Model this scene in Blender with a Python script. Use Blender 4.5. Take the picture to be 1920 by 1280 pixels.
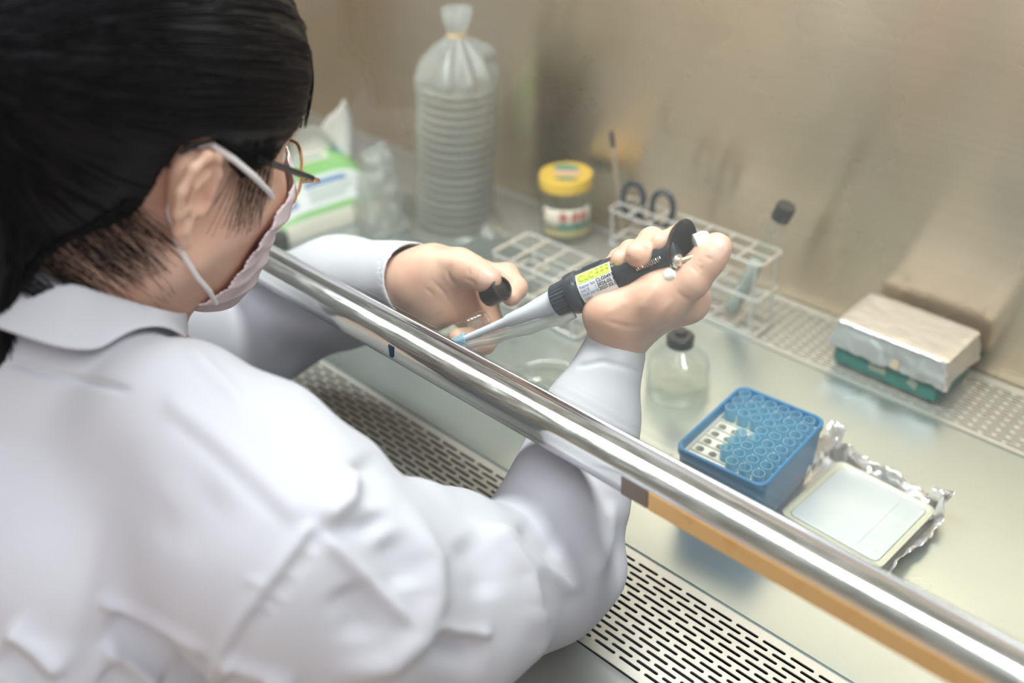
import bpy, bmesh, math, random
import numpy as np
from mathutils import Vector, Matrix, noise as mnoise

scn = bpy.context.scene
COL = scn.collection
for o in list(bpy.data.objects):
    bpy.data.objects.remove(o)
random.seed(7)
rng = np.random.default_rng(11)
PI = math.pi
R = math.radians

# ------------------------------------------------------------------ camera
FPX = 1950.0                       # focal length in pixels of a 1920 wide frame
CAM = np.array([0.0, 0.0, 0.60])   # metres; z = 0 is the steel work surface, +y points into the bench
yaw, pit, rol = R(-45.353), R(34.046), R(-2.634)
FW = np.array([math.sin(yaw) * math.cos(pit), math.cos(yaw) * math.cos(pit), -math.sin(pit)])
_r = np.array([math.cos(yaw), -math.sin(yaw), 0.0])
_u = np.cross(_r, FW)
RT = _r * math.cos(rol) + _u * math.sin(rol)
UP = -_r * math.sin(rol) + _u * math.cos(rol)
cam_d = bpy.data.cameras.new('camera')
cam = bpy.data.objects.new('camera', cam_d)
COL.objects.link(cam)
M = Matrix.Identity(4)
for i in range(3):
    M[i][0], M[i][1], M[i][2], M[i][3] = RT[i], UP[i], -FW[i], CAM[i]
cam.matrix_world = M
cam_d.sensor_width = 36.0
cam_d.lens = FPX / 1920 * 36.0
cam_d.clip_start = 0.02
cam_d.dof.use_dof = True
cam_d.dof.focus_distance = 0.735
cam_d.dof.aperture_fstop = 2.8
scn.camera = cam

# ------------------------------------------------------------------ view and light
scn.view_settings.view_transform = 'Standard'
scn.view_settings.look = 'None'
scn.view_settings.gamma = 1.0
scn.view_settings.exposure = 0.0
scn.view_settings.use_curve_mapping = False
scn.cycles.transparent_max_bounces = 24
scn.cycles.max_bounces = 10
scn.cycles.glossy_bounces = 6
scn.cycles.sample_clamp_indirect = 6.0
scn.cycles.caustics_reflective = False
scn.cycles.caustics_refractive = False

w = bpy.data.worlds.new('room_light')
scn.world = w
w.use_nodes = True
w.node_tree.nodes['Background'].inputs[0].default_value = (0.83, 0.84, 0.88, 1)
w.node_tree.nodes['Background'].inputs[1].default_value = 0.80


def area(name, loc, size, power, col, rot):
    d = bpy.data.lights.new(name, 'AREA')
    d.shape = 'RECTANGLE'
    d.size, d.size_y = size
    d.energy = power
    d.color = col
    o = bpy.data.objects.new(name, d)
    COL.objects.link(o)
    o.location = loc
    o.rotation_euler = rot
    return o


area('bench_lamp_light', (-0.50, 0.53, 0.70), (1.25, 0.10), 8.5, (0.98, 1.0, 0.99), (0, 0, 0))
area('ceiling_panel_light', (0.3, -0.6, 1.85), (1.4, 1.0), 5.0, (0.94, 0.95, 1.0), (R(-14), 0, 0))
area('ceiling_panel_light', (1.3, -0.1, 1.9), (1.2, 1.2), 9.0, (0.95, 0.96, 1.0), (0, R(22), 0))  # unseen light, added to brighten the forearm and right side of the coat
area('ceiling_panel_light', (-1.2, 0.1, 1.85), (0.9, 0.9), 7.0, (0.95, 0.94, 1.0), (0, R(0), 0))  # unseen light, placed to reach the left side of the forearm


# ------------------------------------------------------------------ helpers
def atz(px, py, z):
    d = FW + (px - 960) / FPX * RT - (py - 640) / FPX * UP
    return CAM + (z - CAM[2]) / d[2] * d


def aty(px, py, y):
    d = FW + (px - 960) / FPX * RT - (py - 640) / FPX * UP
    return CAM + (y - CAM[1]) / d[1] * d


def atd(px, py, dep):
    return CAM + dep * (FW + (px - 960) / FPX * RT - (py - 640) / FPX * UP)


def project(V):
    Q = np.asarray(V) - CAM
    dd = Q @ FW
    return np.stack([960 + FPX * (Q @ RT) / dd, 640 - FPX * (Q @ UP) / dd, dd], -1)


def nrm(v):
    v = np.asarray(v, float)
    return v / np.linalg.norm(v)


def tag(o, label=None, cat=None, group=None, kind=None):
    if label: o['label'] = label
    if cat: o['category'] = cat
    if group: o['group'] = group
    if kind: o['kind'] = kind
    return o


def empty(name, loc=(0, 0, 0), rz=0.0):
    o = bpy.data.objects.new(name, None)
    o.empty_display_size = 0.02
    COL.objects.link(o)
    o.location = loc
    o.rotation_euler = (0, 0, rz)
    return o


def frame_matrix(origin, ax, ay, az):
    m = Matrix.Identity(4)
    for i in range(3):
        m[i][0], m[i][1], m[i][2], m[i][3] = ax[i], ay[i], az[i], origin[i]
    return m


def copy_tree(o, parent=None):
    c = o.copy()
    COL.objects.link(c)
    if parent is not None:
        c.parent = parent
    for ch in list(o.children):
        copy_tree(ch, c)
    return c


class MB:
    """collects shapes, then links them as ONE mesh object"""

    def __init__(s):
        s.v, s.f, s.m = [], [], []

    def add(s, vs, fs, mi=0):
        b = len(s.v)
        s.v.extend([tuple(float(c) for c in v) for v in vs])
        s.f.extend([tuple(b + i for i in f) for f in fs])
        s.m.extend([mi] * len(fs))
        return s

    def box(s, lo, hi, mi=0):
        x0, y0, z0 = lo
        x1, y1, z1 = hi
        vs = [(x0, y0, z0), (x1, y0, z0), (x1, y1, z0), (x0, y1, z0), (x0, y0, z1), (x1, y0, z1), (x1, y1, z1), (x0, y1, z1)]
        return s.add(vs, [(0, 3, 2, 1), (4, 5, 6, 7), (0, 1, 5, 4), (1, 2, 6, 5), (2, 3, 7, 6), (3, 0, 4, 7)], mi)

    def rings(s, rings, cap0=True, cap1=True, closed=False, mi=0):
        n = len(rings[0])
        vs = [p for r in rings for p in r]
        fs = []
        m = len(rings)
        for i in range(m if closed else m - 1):
            a, b = i * n, ((i + 1) % m) * n
            for j in range(n):
                k = (j + 1) % n
                fs.append((a + j, a + k, b + k, b + j))
        if not closed:
            if cap0: fs.append(tuple(range(n - 1, -1, -1)))
            if cap1: fs.append(tuple(range((m - 1) * n, m * n)))
        return s.add(vs, fs, mi)

    def lathe(s, prof, n=32, o=(0, 0, 0), cap0=True, cap1=True, mi=0):
        rs = []
        for r, z in prof:
            rs.append([(o[0] + max(r, 1e-5) * math.cos(2 * PI * j / n), o[1] + max(r, 1e-5) * math.sin(2 * PI * j / n), o[2] + z) for j in range(n)])
        return s.rings(rs, cap0, cap1, False, mi)

    def tube(s, pts, r, n=8, closed=False, mi=0, flat=1.0):
        P = [np.array(p, float) for p in pts]
        m = len(P)
        rr = r if hasattr(r, '__len__') else [r] * m
        rs = []
        prev = None
        for i in range(m):
            if closed:
                t = P[(i + 1) % m] - P[i - 1]
            else:
                t = P[min(i + 1, m - 1)] - P[max(i - 1, 0)]
            t = nrm(t)
            if prev is None:
                a = np.cross(t, [0, 0, 1.0])
                if np.linalg.norm(a) < .1: a = np.cross(t, [1.0, 0, 0])
            else:
                a = prev - t * (prev @ t)
            a = nrm(a)
            prev = a
            b = np.cross(t, a)
            rs.append([P[i] + rr[i] * (math.cos(2 * PI * j / n) * a + flat * math.sin(2 * PI * j / n) * b) for j in range(n)])
        return s.rings(rs, True, True, closed, mi)

    def build(s, name, mats, parent=None, smooth=True, angle=35, bevel=0.0, seg=2, sub=0, solid=0.0, matrix=None):
        me = bpy.data.meshes.new(name)
        me.from_pydata(s.v, [], s.f)
        bm = bmesh.new()
        bm.from_mesh(me)
        bmesh.ops.recalc_face_normals(bm, faces=bm.faces)
        if bevel:
            es = [e for e in bm.edges if len(e.link_faces) == 2 and e.calc_face_angle(0) > R(30)]
            bmesh.ops.bevel(bm, geom=es, offset=bevel, segments=seg, affect='EDGES', clamp_overlap=True)
        bm.to_mesh(me)
        bm.free()
        if not isinstance(mats, (list, tuple)): mats = [mats]
        for mt in mats: me.materials.append(mt)
        if len(mats) > 1 and not bevel:
            for p, mi in zip(me.polygons, s.m): p.material_index = mi
        if smooth:
            me.shade_smooth()
            me.set_sharp_from_angle(angle=R(angle))
        o = bpy.data.objects.new(name, me)
        COL.objects.link(o)
        if parent is not None: o.parent = parent
        if matrix is not None: o.matrix_local = matrix
        if solid:
            md = o.modifiers.new('s', 'SOLIDIFY')
            md.thickness = solid
            md.offset = 0
        if sub:
            md = o.modifiers.new('u', 'SUBSURF')
            md.levels = md.render_levels = sub
        return o


# ------------------------------------------------------------------ materials
def principled(name, col, rough=0.5, metal=0.0, spec=0.5, **k):
    m = bpy.data.materials.new(name)
    m.use_nodes = True
    b = m.node_tree.nodes['Principled BSDF']
    b.inputs['Base Color'].default_value = (*col, 1)
    b.inputs['Roughness'].default_value = rough
    b.inputs['Metallic'].default_value = metal
    b.inputs['Specular IOR Level'].default_value = spec
    for kk, vv in k.items():
        b.inputs[kk.replace('_', ' ')].default_value = vv
    return m


def nodes(m):
    return m.node_tree.nodes, m.node_tree.links, m.node_tree.nodes['Principled BSDF']


def add_noise(m, scale=(50, 50, 50), bump=0.0, dist=0.001, col=None, rough=None, detail=3.0, lo=0.35, hi=0.65, coords='Object'):
    """procedural noise that drives bump, a second base colour and/or roughness"""
    N, L, b = nodes(m)
    tc = N.new('ShaderNodeTexCoord')
    mp = N.new('ShaderNodeMapping')
    mp.inputs['Scale'].default_value = scale
    nz = N.new('ShaderNodeTexNoise')
    nz.inputs['Scale'].default_value = 1.0
    nz.inputs['Detail'].default_value = detail
    L.new(tc.outputs[coords], mp.inputs[0])
    L.new(mp.outputs[0], nz.inputs['Vector'])
    if bump:
        bp = N.new('ShaderNodeBump')
        bp.inputs['Strength'].default_value = bump
        bp.inputs['Distance'].default_value = dist
        L.new(nz.outputs['Fac'], bp.inputs['Height'])
        src = [l for l in L if l.to_socket == b.inputs['Normal']]
        if src: L.new(src[0].from_socket, bp.inputs['Normal'])
        L.new(bp.outputs[0], b.inputs['Normal'])
    if col is not None or rough is not None:
        mr = N.new('ShaderNodeMapRange')
        mr.inputs['From Min'].default_value = lo
        mr.inputs['From Max'].default_value = hi
        L.new(nz.outputs['Fac'], mr.inputs['Value'])
        if col is not None:
            mx = N.new('ShaderNodeMix')
            mx.data_type = 'RGBA'
            src = [l for l in L if l.to_socket == b.inputs['Base Color']]
            if src: L.new(src[0].from_socket, mx.inputs[6])
            else: mx.inputs[6].default_value = b.inputs['Base Color'].default_value
            mx.inputs[7].default_value = (*col, 1)
            L.new(mr.outputs[0], mx.inputs[0])
            L.new(mx.outputs[2], b.inputs['Base Color'])
        if rough is not None:
            m2 = N.new('ShaderNodeMapRange')
            m2.inputs['To Min'].default_value = rough[0]
            m2.inputs['To Max'].default_value = rough[1]
            L.new(mr.outputs[0], m2.inputs['Value'])
            L.new(m2.outputs[0], b.inputs['Roughness'])
    return m


def thin_glass(name, tint=(0.93, 0.96, 0.94), edge=0.75, haze=0.0, rough=0.02, base_gloss=0.05):
    """clear thin-walled glass or plastic: see-through face on, shiny and denser at grazing angles"""
    m = bpy.data.materials.new(name)
    m.use_nodes = True
    N, L = m.node_tree.nodes, m.node_tree.links
    N.clear()
    out = N.new('ShaderNodeOutputMaterial')
    tr = N.new('ShaderNodeBsdfTransparent')
    tr.inputs[0].default_value = (*tint, 1)
    gl = N.new('ShaderNodeBsdfGlossy')
    gl.inputs['Roughness'].default_value = rough
    gl.inputs[0].default_value = (0.95, 0.97, 0.96, 1)
    lw = N.new('ShaderNodeLayerWeight')
    lw.inputs['Blend'].default_value = 0.5
    p5 = N.new('ShaderNodeMath')
    p5.operation = 'POWER'
    p5.inputs[1].default_value = 4.0
    L.new(lw.outputs['Facing'], p5.inputs[0])
    pw = N.new('ShaderNodeMapRange')
    pw.inputs['To Min'].default_value = base_gloss
    pw.inputs['To Max'].default_value = edge
    L.new(p5.outputs[0], pw.inputs['Value'])
    mx = N.new('ShaderNodeMixShader')
    L.new(pw.outputs[0], mx.inputs[0])
    L.new(tr.outputs[0], mx.inputs[1])
    L.new(gl.outputs[0], mx.inputs[2])
    last = mx
    if haze:
        df = N.new('ShaderNodeBsdfDiffuse')
        df.inputs[0].default_value = (0.9, 0.92, 0.88, 1)
        tl = N.new('ShaderNodeBsdfTranslucent')
        tl.inputs[0].default_value = (0.9, 0.92, 0.88, 1)
        m1 = N.new('ShaderNodeMixShader')
        m1.inputs[0].default_value = 0.5
        L.new(df.outputs[0], m1.inputs[1])
        L.new(tl.outputs[0], m1.inputs[2])
        m2 = N.new('ShaderNodeMixShader')
        m2.inputs[0].default_value = haze
        L.new(last.outputs[0], m2.inputs[1])
        L.new(m1.outputs[0], m2.inputs[2])
        last = m2
    L.new(last.outputs[0], out.inputs[0])
    return m


MAT = {}
MAT['steel_bench'] = add_noise(add_noise(principled('bench_steel', (0.505, 0.58, 0.575), 0.29, 0.78),
                               (14, 14, 14), rough=(0.27, 0.33), lo=.3, hi=.7), (400, 60, 300), bump=0.02, dist=0.0003, detail=1)
MAT['steel_grille'] = add_noise(principled('grille_steel', (0.70, 0.72, 0.67), 0.38, 0.6), (500, 500, 500), bump=0.06, dist=0.0003)
mw = principled('brushed_wall_steel', (0.72, 0.58, 0.42), 0.3, 1.0, Anisotropic=0.95, Anisotropic_Rotation=0.25)
mw = add_noise(mw, (2.5, 2.5, 260), col=(0.695, 0.557, 0.402), lo=.38, hi=.66, detail=1)
mw = add_noise(mw, (6, 6, 7), rough=(0.25, 0.30), lo=.3, hi=.7)
tg = mw.node_tree.nodes.new('ShaderNodeTangent')
tg.direction_type = 'RADIAL'
tg.axis = 'Z'
mw.node_tree.links.new(tg.outputs[0], mw.node_tree.nodes['Principled BSDF'].inputs['Tangent'])
MAT['steel_wall'] = mw
MAT['chrome'] = add_noise(principled('polished_aluminium', (0.88, 0.88, 0.87), 0.12, 1.0), (40, 400, 400), rough=(0.07, 0.20), lo=.35, hi=.7)
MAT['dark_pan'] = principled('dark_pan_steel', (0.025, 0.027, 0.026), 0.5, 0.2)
MAT['orange'] = add_noise(principled('orange_strip', (0.86, 0.55, 0.23), 0.45), (60, 60, 60), col=(0.80, 0.47, 0.17), lo=.58, hi=.72)  # warm room reflection in the rail, put into a solid colour
MAT['brown_strip'] = principled('brown_strip', (0.22, 0.18, 0.145), 0.4)  # grey-brown end of the same reflection, also solid colour
MAT['navy'] = principled('navy_tape', (0.02, 0.08, 0.16), 0.5)
MAT['sash_glass'] = thin_glass('sash_glass', (0.955, 0.965, 0.955), 0.5, haze=0.035, rough=0.01, base_gloss=0.012)
MAT['room_wall'] = add_noise(principled('room_wall_paint', (0.76, 0.64, 0.50), 0.7), (2, 2, 2), col=(0.70, 0.58, 0.45))
MAT['room_floor'] = add_noise(principled('room_floor_vinyl', (0.74, 0.62, 0.48), 0.45), (3, 3, 3), col=(0.66, 0.55, 0.43))
MAT['cab_white'] = principled('cabinet_enamel', (0.75, 0.76, 0.74), 0.4)

# ------------------------------------------------------------------ the room and the clean bench
WALLY = 0.880
fl = MB().add([(-4, -4, -.78), (4, -4, -.78), (4, 3, -.78), (-4, 3, -.78)], [(0, 1, 2, 3)]).build('floor', MAT['room_floor'], smooth=False)
tag(fl, kind='structure')
rw = MB().add([(-4, -2.6, -.78), (4, -2.6, -.78), (4, -2.6, 1.9), (-4, -2.6, 1.9)], [(0, 1, 2, 3)]).build('wall_rear', MAT['room_wall'], smooth=False)
tag(rw, kind='structure')

XL, XR = -1.75, 0.55
cab = empty('clean_bench', (-0.5, 0.6, -0.02))
tag(cab, 'stainless steel clean bench cabinet with brushed back panel and lit hood', 'clean bench')
OFF = Matrix.Translation((0.5, -0.6, 0.02))
m = MB()
m.box((XL, WALLY, -0.02), (XR, WALLY + .012, 0.78))
m.build('back_panel', MAT['steel_wall'], cab, smooth=False, matrix=OFF)
MB().box((XL - .012, .30, -0.02), (XL, WALLY, 0.78)).build('side_panel', MAT['steel_wall'], cab, smooth=False, matrix=OFF)
MB().box((XR, .30, -0.02), (XR + .012, WALLY, 0.78)).build('side_panel', MAT['steel_wall'], cab, smooth=False, matrix=OFF)
m = MB()
m.box((XL, .40, .76), (XR, WALLY, .78))
m.box((XL, .405, .60), (XR, .42, .76))
m.build('hood', MAT['cab_white'], cab, smooth=False, matrix=OFF)
# air pan under the grilles
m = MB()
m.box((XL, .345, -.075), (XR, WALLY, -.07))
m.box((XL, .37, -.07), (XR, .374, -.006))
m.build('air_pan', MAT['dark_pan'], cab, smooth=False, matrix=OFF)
m = MB()
prof = [(.3775, -.0015), (.374, -.004), (.20, -.012), (.19, -.022), (.19, -.09), (.20, -.09), (.20, -.024), (.374, -.016), (.3775, -.012)]
n = len(prof)
m.add([(XL, y, z) for y, z in prof] + [(XR, y, z) for y, z in prof], [(i, (i + 1) % n, n + (i + 1) % n, n + i) for i in range(n)] + [tuple(range(n)), tuple(range(2 * n - 1, n - 1, -1))])
MAT['apron'] = add_noise(principled('apron_steel', (0.62, 0.65, 0.61), 0.45, 0.85), (12, 12, 12), rough=(.42, .50))
m.build('front_apron', MAT['apron'], cab, matrix=OFF)

# lamp inside the hood
lamp = empty('fluorescent_lamp', (-0.5, 0.53, 0.745))
tag(lamp, 'white fluorescent tube lamp under the bench hood', 'lamp')
em = principled('lamp_glow', (1, 1, 1), 0.4)
em.node_tree.nodes['Principled BSDF'].inputs['Emission Color'].default_value = (0.95, 1, 0.94, 1)
em.node_tree.nodes['Principled BSDF'].inputs['Emission Strength'].default_value = 4.0
m = MB(); m.tube([(-.6, 0, -.02), (.6, 0, -.02)], .013, 12)
m.build('lamp_tube', em, lamp)
m = MB(); m.box((-.62, -.03, -.005), (.62, .03, .015)); m.box((-.63, -.018, -.035), (-.6, .018, 0)); m.box((.6, -.018, -.035), (.63, .018, 0))
m.build('lamp_holder', MAT['cab_white'], lamp, bevel=.003)

# work surface tray
SY0, SY1 = 0.4755, 0.7835
ws = MB()
ws.box((XL, SY0, -.012), (XR, SY1, 0.0))
work = ws.build('work_surface', MAT['steel_bench'], bevel=.0015)
tag(work, 'flat stainless steel work surface between the two slotted grilles', 'work surface')


def grille(name, y0, y1, px, py, rows, yfirst, slot_l, slot_w, x0, x1, xoff, lip=0.0):
    """perforated plate: one mesh with real slots, rows staggered by half a pitch"""
    m = MB()
    hl, hw = slot_l / 2, slot_w / 2
    loop = [(hl - hw, -hw), (hl - hw * .3, -hw * .71), (hl, 0), (hl - hw * .3, hw * .71), (hl - hw, hw), (0, hw),
            (-hl + hw, hw), (-hl + hw * .3, hw * .71), (-hl, 0), (-hl + hw * .3, -hw * .71), (-hl + hw, -hw), (0, -hw)]
    X, Yh = px / 2, py / 2
    outer = [(X, -Yh), (X, -Yh * .5), (X, 0), (X, Yh * .5), (X, Yh), (0, Yh), (-X, Yh), (-X, Yh * .5), (-X, 0), (-X, -Yh * .5), (-X, -Yh), (0, -Yh)]
    ncol = int((x1 - x0) / px)
    for i in range(rows):
        yc = yfirst - i * py
        for j in range(ncol):
            xc = x0 + (j + .5) * px + (px / 2 if i % 2 else 0) + xoff
            vs = [(xc + a, yc + b, 0) for a, b in outer] + [(xc + a, yc + b, 0) for a, b in loop]
            m.add(vs, [(k, (k + 1) % 12, 12 + (k + 1) % 12, 12 + k) for k in range(12)])
    ytop, ybot = yfirst + Yh, yfirst - (rows - 1) * py - Yh
    A, B = x0 - px, x1 + px
    m.add([(A, ytop, 0), (B, ytop, 0), (B, y1, 0), (A, y1, 0)], [(0, 1, 2, 3)])
    m.add([(A, y0, 0), (B, y0, 0), (B, ybot, 0), (A, ybot, 0)], [(0, 1, 2, 3)])
    if lip:
        m.box((A, y0 - .003, -.004), (B, y0 + .0015, lip))
    o = m.build(name, MAT['steel_grille'], smooth=False, solid=0.0012)
    return o


GX = .0224
fg = grille('air_grille', .3785, .4745, GX, .00567, 15, .4662, .0188, .0025, -1.5, .4, 0)
# phase: a slot of the first row starts at x = -0.3655
ph = (-0.3655 + .0094 - (-1.5 + .5 * GX)) % GX
fg.location.x += ph
fg.location.z = -.0006
tag(fg, 'slotted steel air grille along the front edge under the forearms', 'grille')
bgr = grille('air_grille', .7865, .8785, .0214, .0046, 17, .8655, .0182, .0022, -1.5, .4, 0, lip=.0015)
bgr.location.z = -.0006
tag(bgr, 'slotted steel air grille along the back wall under the wire rack', 'grille')

# sash: glass pane in a polished channel
sash = empty('sash', (-0.5, 0.40, 0.17))
tag(sash, 'sliding glass sash with polished aluminium bottom rail above the forearms', 'sash')
SO = Matrix.Translation((0.5, -0.40, -0.17))
prof = [(.381, .161), (.379, .163), (.379, .1775), (.3795, .1795), (.3815, .1795), (.3825, .178), (.3835, .1745), (.4000, .1740), (.4008, .1745), (.4012, .1805), (.4022, .1835), (.4045, .1845), (.4065, .1835), (.4072, .181), (.4075, .163), (.4065, .161)]
n = len(prof)
m = MB()
m.add([(XL, y, z) for y, z in prof] + [(XR, y, z) for y, z in prof], [(i, (i + 1) % n, n + (i + 1) % n, n + i) for i in range(n)] + [tuple(range(n)), tuple(range(2 * n - 1, n - 1, -1))])
tag(m.build('bottom_rail', MAT['chrome'], sash, angle=50, matrix=SO), 'polished aluminium rail')
MB().box((XL, .4028, .183), (XR, .4068, .76)).build('glass_pane', MAT['sash_glass'], sash, smooth=False, matrix=SO)
tag(MB().box((-.2735, .3782, .1622), (XR, .3793, .1765)).build('strip', MAT['orange'], sash, bevel=.0003, matrix=SO), 'orange strip on the rail')  # mirrored orange of the room, modelled as a thin coloured slab
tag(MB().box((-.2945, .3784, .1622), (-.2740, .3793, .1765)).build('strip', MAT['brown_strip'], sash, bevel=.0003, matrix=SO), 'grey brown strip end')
m = MB(); m.add([(-.512, .3786, .1765), (-.506, .3786, .1765), (-.5085, .3786, .166), (-.5118, .3786, .166)], [(0, 1, 2, 3)])  # small dark blue quad on the rail's front face
tag(m.build('tape_tab', MAT['navy'], sash, smooth=False, solid=.0004, matrix=SO), 'navy tape tab')

# ------------------------------------------------------------------ objects on the work surface
MAT['bag'] = thin_glass('bag_film', (0.95, 0.94, 0.90), 0.5, haze=0.19, rough=0.16, base_gloss=0.05)
MAT['petri'] = thin_glass('petri_plastic', (0.88, 0.87, 0.81), 0.5, haze=0.12, rough=0.1, base_gloss=0.05)
MAT['petri_rim'] = thin_glass('petri_rim_plastic', (0.9, 0.9, 0.86), 0.5, haze=0.62, rough=0.1, base_gloss=0.06)
MAT['bag_white'] = thin_glass('bag_gathered_film', (0.92, 0.91, 0.88), 0.4, haze=0.75, rough=0.25)
MAT['bag_fold'] = thin_glass('bag_folded_film', (0.92, 0.92, 0.88), 0.5, haze=0.42, rough=0.18)
MAT['rubber'] = principled('rubber_band', (0.85, 0.55, 0.22), 0.5)
MAT['jar_glass'] = thin_glass('jar_glass', (0.90, 0.94, 0.91), 0.6, haze=0.05, rough=0.05)
MAT['yellow'] = principled('yellow_lid', (0.92, 0.60, 0.08), 0.35)
MAT['green_print'] = principled('green_print', (0.10, 0.33, 0.24), 0.4)
MAT['pink_print'] = principled('pink_print', (0.85, 0.56, 0.40), 0.4)
MAT['red_print'] = principled('red_print', (0.66, 0.20, 0.17), 0.5)
MAT['cream_print'] = principled('cream_print', (0.80, 0.74, 0.60), 0.5)
MAT['gold_print'] = principled('gold_print', (0.76, 0.66, 0.30), 0.5)
MAT['wire'] = principled('steel_wire', (0.86, 0.85, 0.82), 0.32, 0.65)
MAT['black_plastic'] = add_noise(principled('black_plastic', (0.018, 0.018, 0.02), 0.35), (300, 300, 300), bump=.05, dist=.0003)
MAT['tube_glass'] = thin_glass('tube_glass', (0.95, 0.97, 0.95), 0.6, haze=0.04, rough=0.03, base_gloss=0.06)
MAT['culture'] = principled('pale_culture', (0.66, 0.72, 0.63), 0.3)
MAT['box_blue'] = add_noise(principled('blue_box_plastic', (0.05, 0.235, 0.46), 0.38), (500, 500, 500), bump=.04, dist=.0003)
MAT['tray_cream'] = principled('cream_tray_plastic', (0.78, 0.76, 0.66), 0.45)
MAT['tip_blue'] = thin_glass('blue_tip_plastic', (0.80, 0.93, 0.98), 0.4, haze=0.46, rough=0.12)
MAT['tip_blue'].node_tree.nodes['Diffuse BSDF'].inputs[0].default_value = (0.50, 0.82, 0.96, 1)
MAT['tip_blue'].node_tree.nodes['Translucent BSDF'].inputs[0].default_value = (0.50, 0.82, 0.96, 1)
MAT['foil'] = add_noise(add_noise(principled('aluminium_foil', (0.88, 0.88, 0.88), 0.28, 0.80), (60, 60, 60), bump=.55, dist=.002, detail=4), (260, 260, 260), bump=.25, dist=.0008)
MAT['green_box'] = add_noise(principled('green_box_card', (0.03, 0.22, 0.19), 0.5), (90, 90, 90), col=(0.035, 0.26, 0.22))
MAT['masking'] = principled('masking_tape', (0.78, 0.66, 0.44), 0.6)
MAT['pale_tape'] = principled('faded_tape', (0.36, 0.44, 0.36), 0.6)
MAT['slab_white'] = add_noise(principled('milky_gel', (0.80, 0.84, 0.82), 0.25, Subsurface_Weight=0.0), (30, 30, 30), col=(0.74, 0.79, 0.78))
MAT['slab_yellow'] = principled('yellowed_tray', (0.78, 0.76, 0.58), 0.3)
MAT['tissue'] = principled('white_tissue', (0.82, 0.80, 0.74), 0.9)
MAT['pack_green'] = add_noise(principled('green_pack_film', (0.26, 0.58, 0.18), 0.35), (30, 30, 30), bump=.2, dist=.002)
MAT['pack_cream'] = add_noise(principled('cream_pack_film', (0.78, 0.76, 0.62), 0.35), (30, 30, 30), bump=.2, dist=.002)
MAT['pack_white'] = principled('white_pack_print', (0.80, 0.84, 0.80), 0.4)
MAT['pack_blue'] = principled('blue_pack_print', (0.12, 0.25, 0.48), 0.4)
MAT['pack_grey'] = principled('grey_pack_print', (0.42, 0.52, 0.50), 0.5)


def crumple(o, amp, freq, seed=0.0, axis=None, oct=3):
    """pushes vertices by fractal noise: creased film, foil and cloth"""
    for v in o.data.vertices:
        p = v.co * freq + Vector((seed, seed * 1.7, -seed))
        d = mnoise.noise_vector(p) + .5 * mnoise.noise_vector(p * 2.1) + (.25 * mnoise.noise_vector(p * 4.3) if oct > 2 else Vector())
        v.co += d * (amp if not callable(amp) else amp(v.co))


def ridged(o, amp, freq, seed=0.0):
    o.data.update()
    ns = [v.normal.copy() for v in o.data.vertices]
    for v, n in zip(o.data.vertices, ns):
        p = v.co * freq + Vector((seed, seed, seed))
        a = abs(mnoise.noise(p)) + .5 * abs(mnoise.noise(p * 2.3))
        v.co += n * (amp * (a - .45) if not callable(amp) else amp(v.co) * (a - .45))


# -- stack of petri dishes in a tied plastic bag
SB = np.array([-.8717, .7698])
LEAN = np.array([.0106, .0101]) / .185


def lean(z): return SB + LEAN * z


tilt = Matrix.Rotation(math.atan(LEAN[0]), 4, 'Y') @ Matrix.Rotation(-math.atan(LEAN[1]), 4, 'X')
NP = 17
m = MB()
m.lathe([(.0420, 0), (.0428, .0007), (.0430, .0068)], 40, cap0=True, cap1=False)
m.lathe([(.0432, .0066), (.0450, .0070), (.0454, .0078), (.0454, .0096), (.0446, .0101), (.040, .0099)], 40, cap0=False, cap1=False, mi=1)
m.lathe([(.040, .0099), (.0, .0099)], 40, cap0=False, cap1=False)
dish0 = m.build('petri_dish', [MAT['petri'], MAT['petri_rim']])
for i in range(NP):
    d = dish0 if i == 0 else dish0.copy()
    if i: COL.objects.link(d)
    z = .0012 + i * .01045
    c = lean(z)
    d.matrix_world = Matrix.Translation((c[0] + random.uniform(-.0008, .0008), c[1] + random.uniform(-.0008, .0008), z)) @ tilt @ Matrix.Rotation(random.uniform(0, 6), 4, 'Z')
    tag(d, 'clear plastic petri dish stacked inside the tied bag', 'petri dish', 'petri dishes stacked in the tied bag')
m = MB()
rs = []
NB = 72
zs = np.r_[np.linspace(.0008, .186, 44), np.linspace(.189, .233, 16), np.linspace(.236, .263, 9)]
for z in zs:
    c = lean(z)
    if z < .187:
        r = .0478 + .0015 * math.sin(z * 60)
        if z < .02: r += .012 * ((.02 - z) / .02) ** 2
    elif z < .2345:
        t = (z - .187) / (.2345 - .187)
        r = .0475 * (1 - t ** 1.5) + .0085 * t ** 1.5
    else:
        t = (z - .2345) / .0285
        r = .0085 + .0085 * math.sin(min(t * 1.5, 1.35))
    ring = []
    for j in range(NB):
        a = 2 * PI * j / NB
        fold = 1 + (0 if z < .15 else .10 * min((z - .15) / .05, 1)) * math.sin(a * 9 + 1.3 * math.sin(a * 2)) * (1 if z < .245 else .8)
        fl_ = 0.0
        if .205 < z < .2335: fl_ = .018 * math.exp(-((a - .55) / .22) ** 2) * math.sin((z - .205) / .0285 * PI)
        sk = .020 * math.exp(-((a - .25) / .30) ** 2) * max(0, (.02 - z) / .02)
        rr_ = max(r * fold, .0455 if z < .186 else 0) + fl_ + sk
        ring.append((c[0] + rr_ * math.cos(a), c[1] + rr_ * math.sin(a), z))
    rs.append(ring)
m.rings(rs, True, False)
bag = m.build('plastic_bag', [MAT['bag'], MAT['bag_white'], MAT['bag_fold']], angle=80)
for p_ in bag.data.polygons:
    if p_.center.z > .2335: p_.material_index = 1
    elif p_.center.z > .178: p_.material_index = 2
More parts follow.
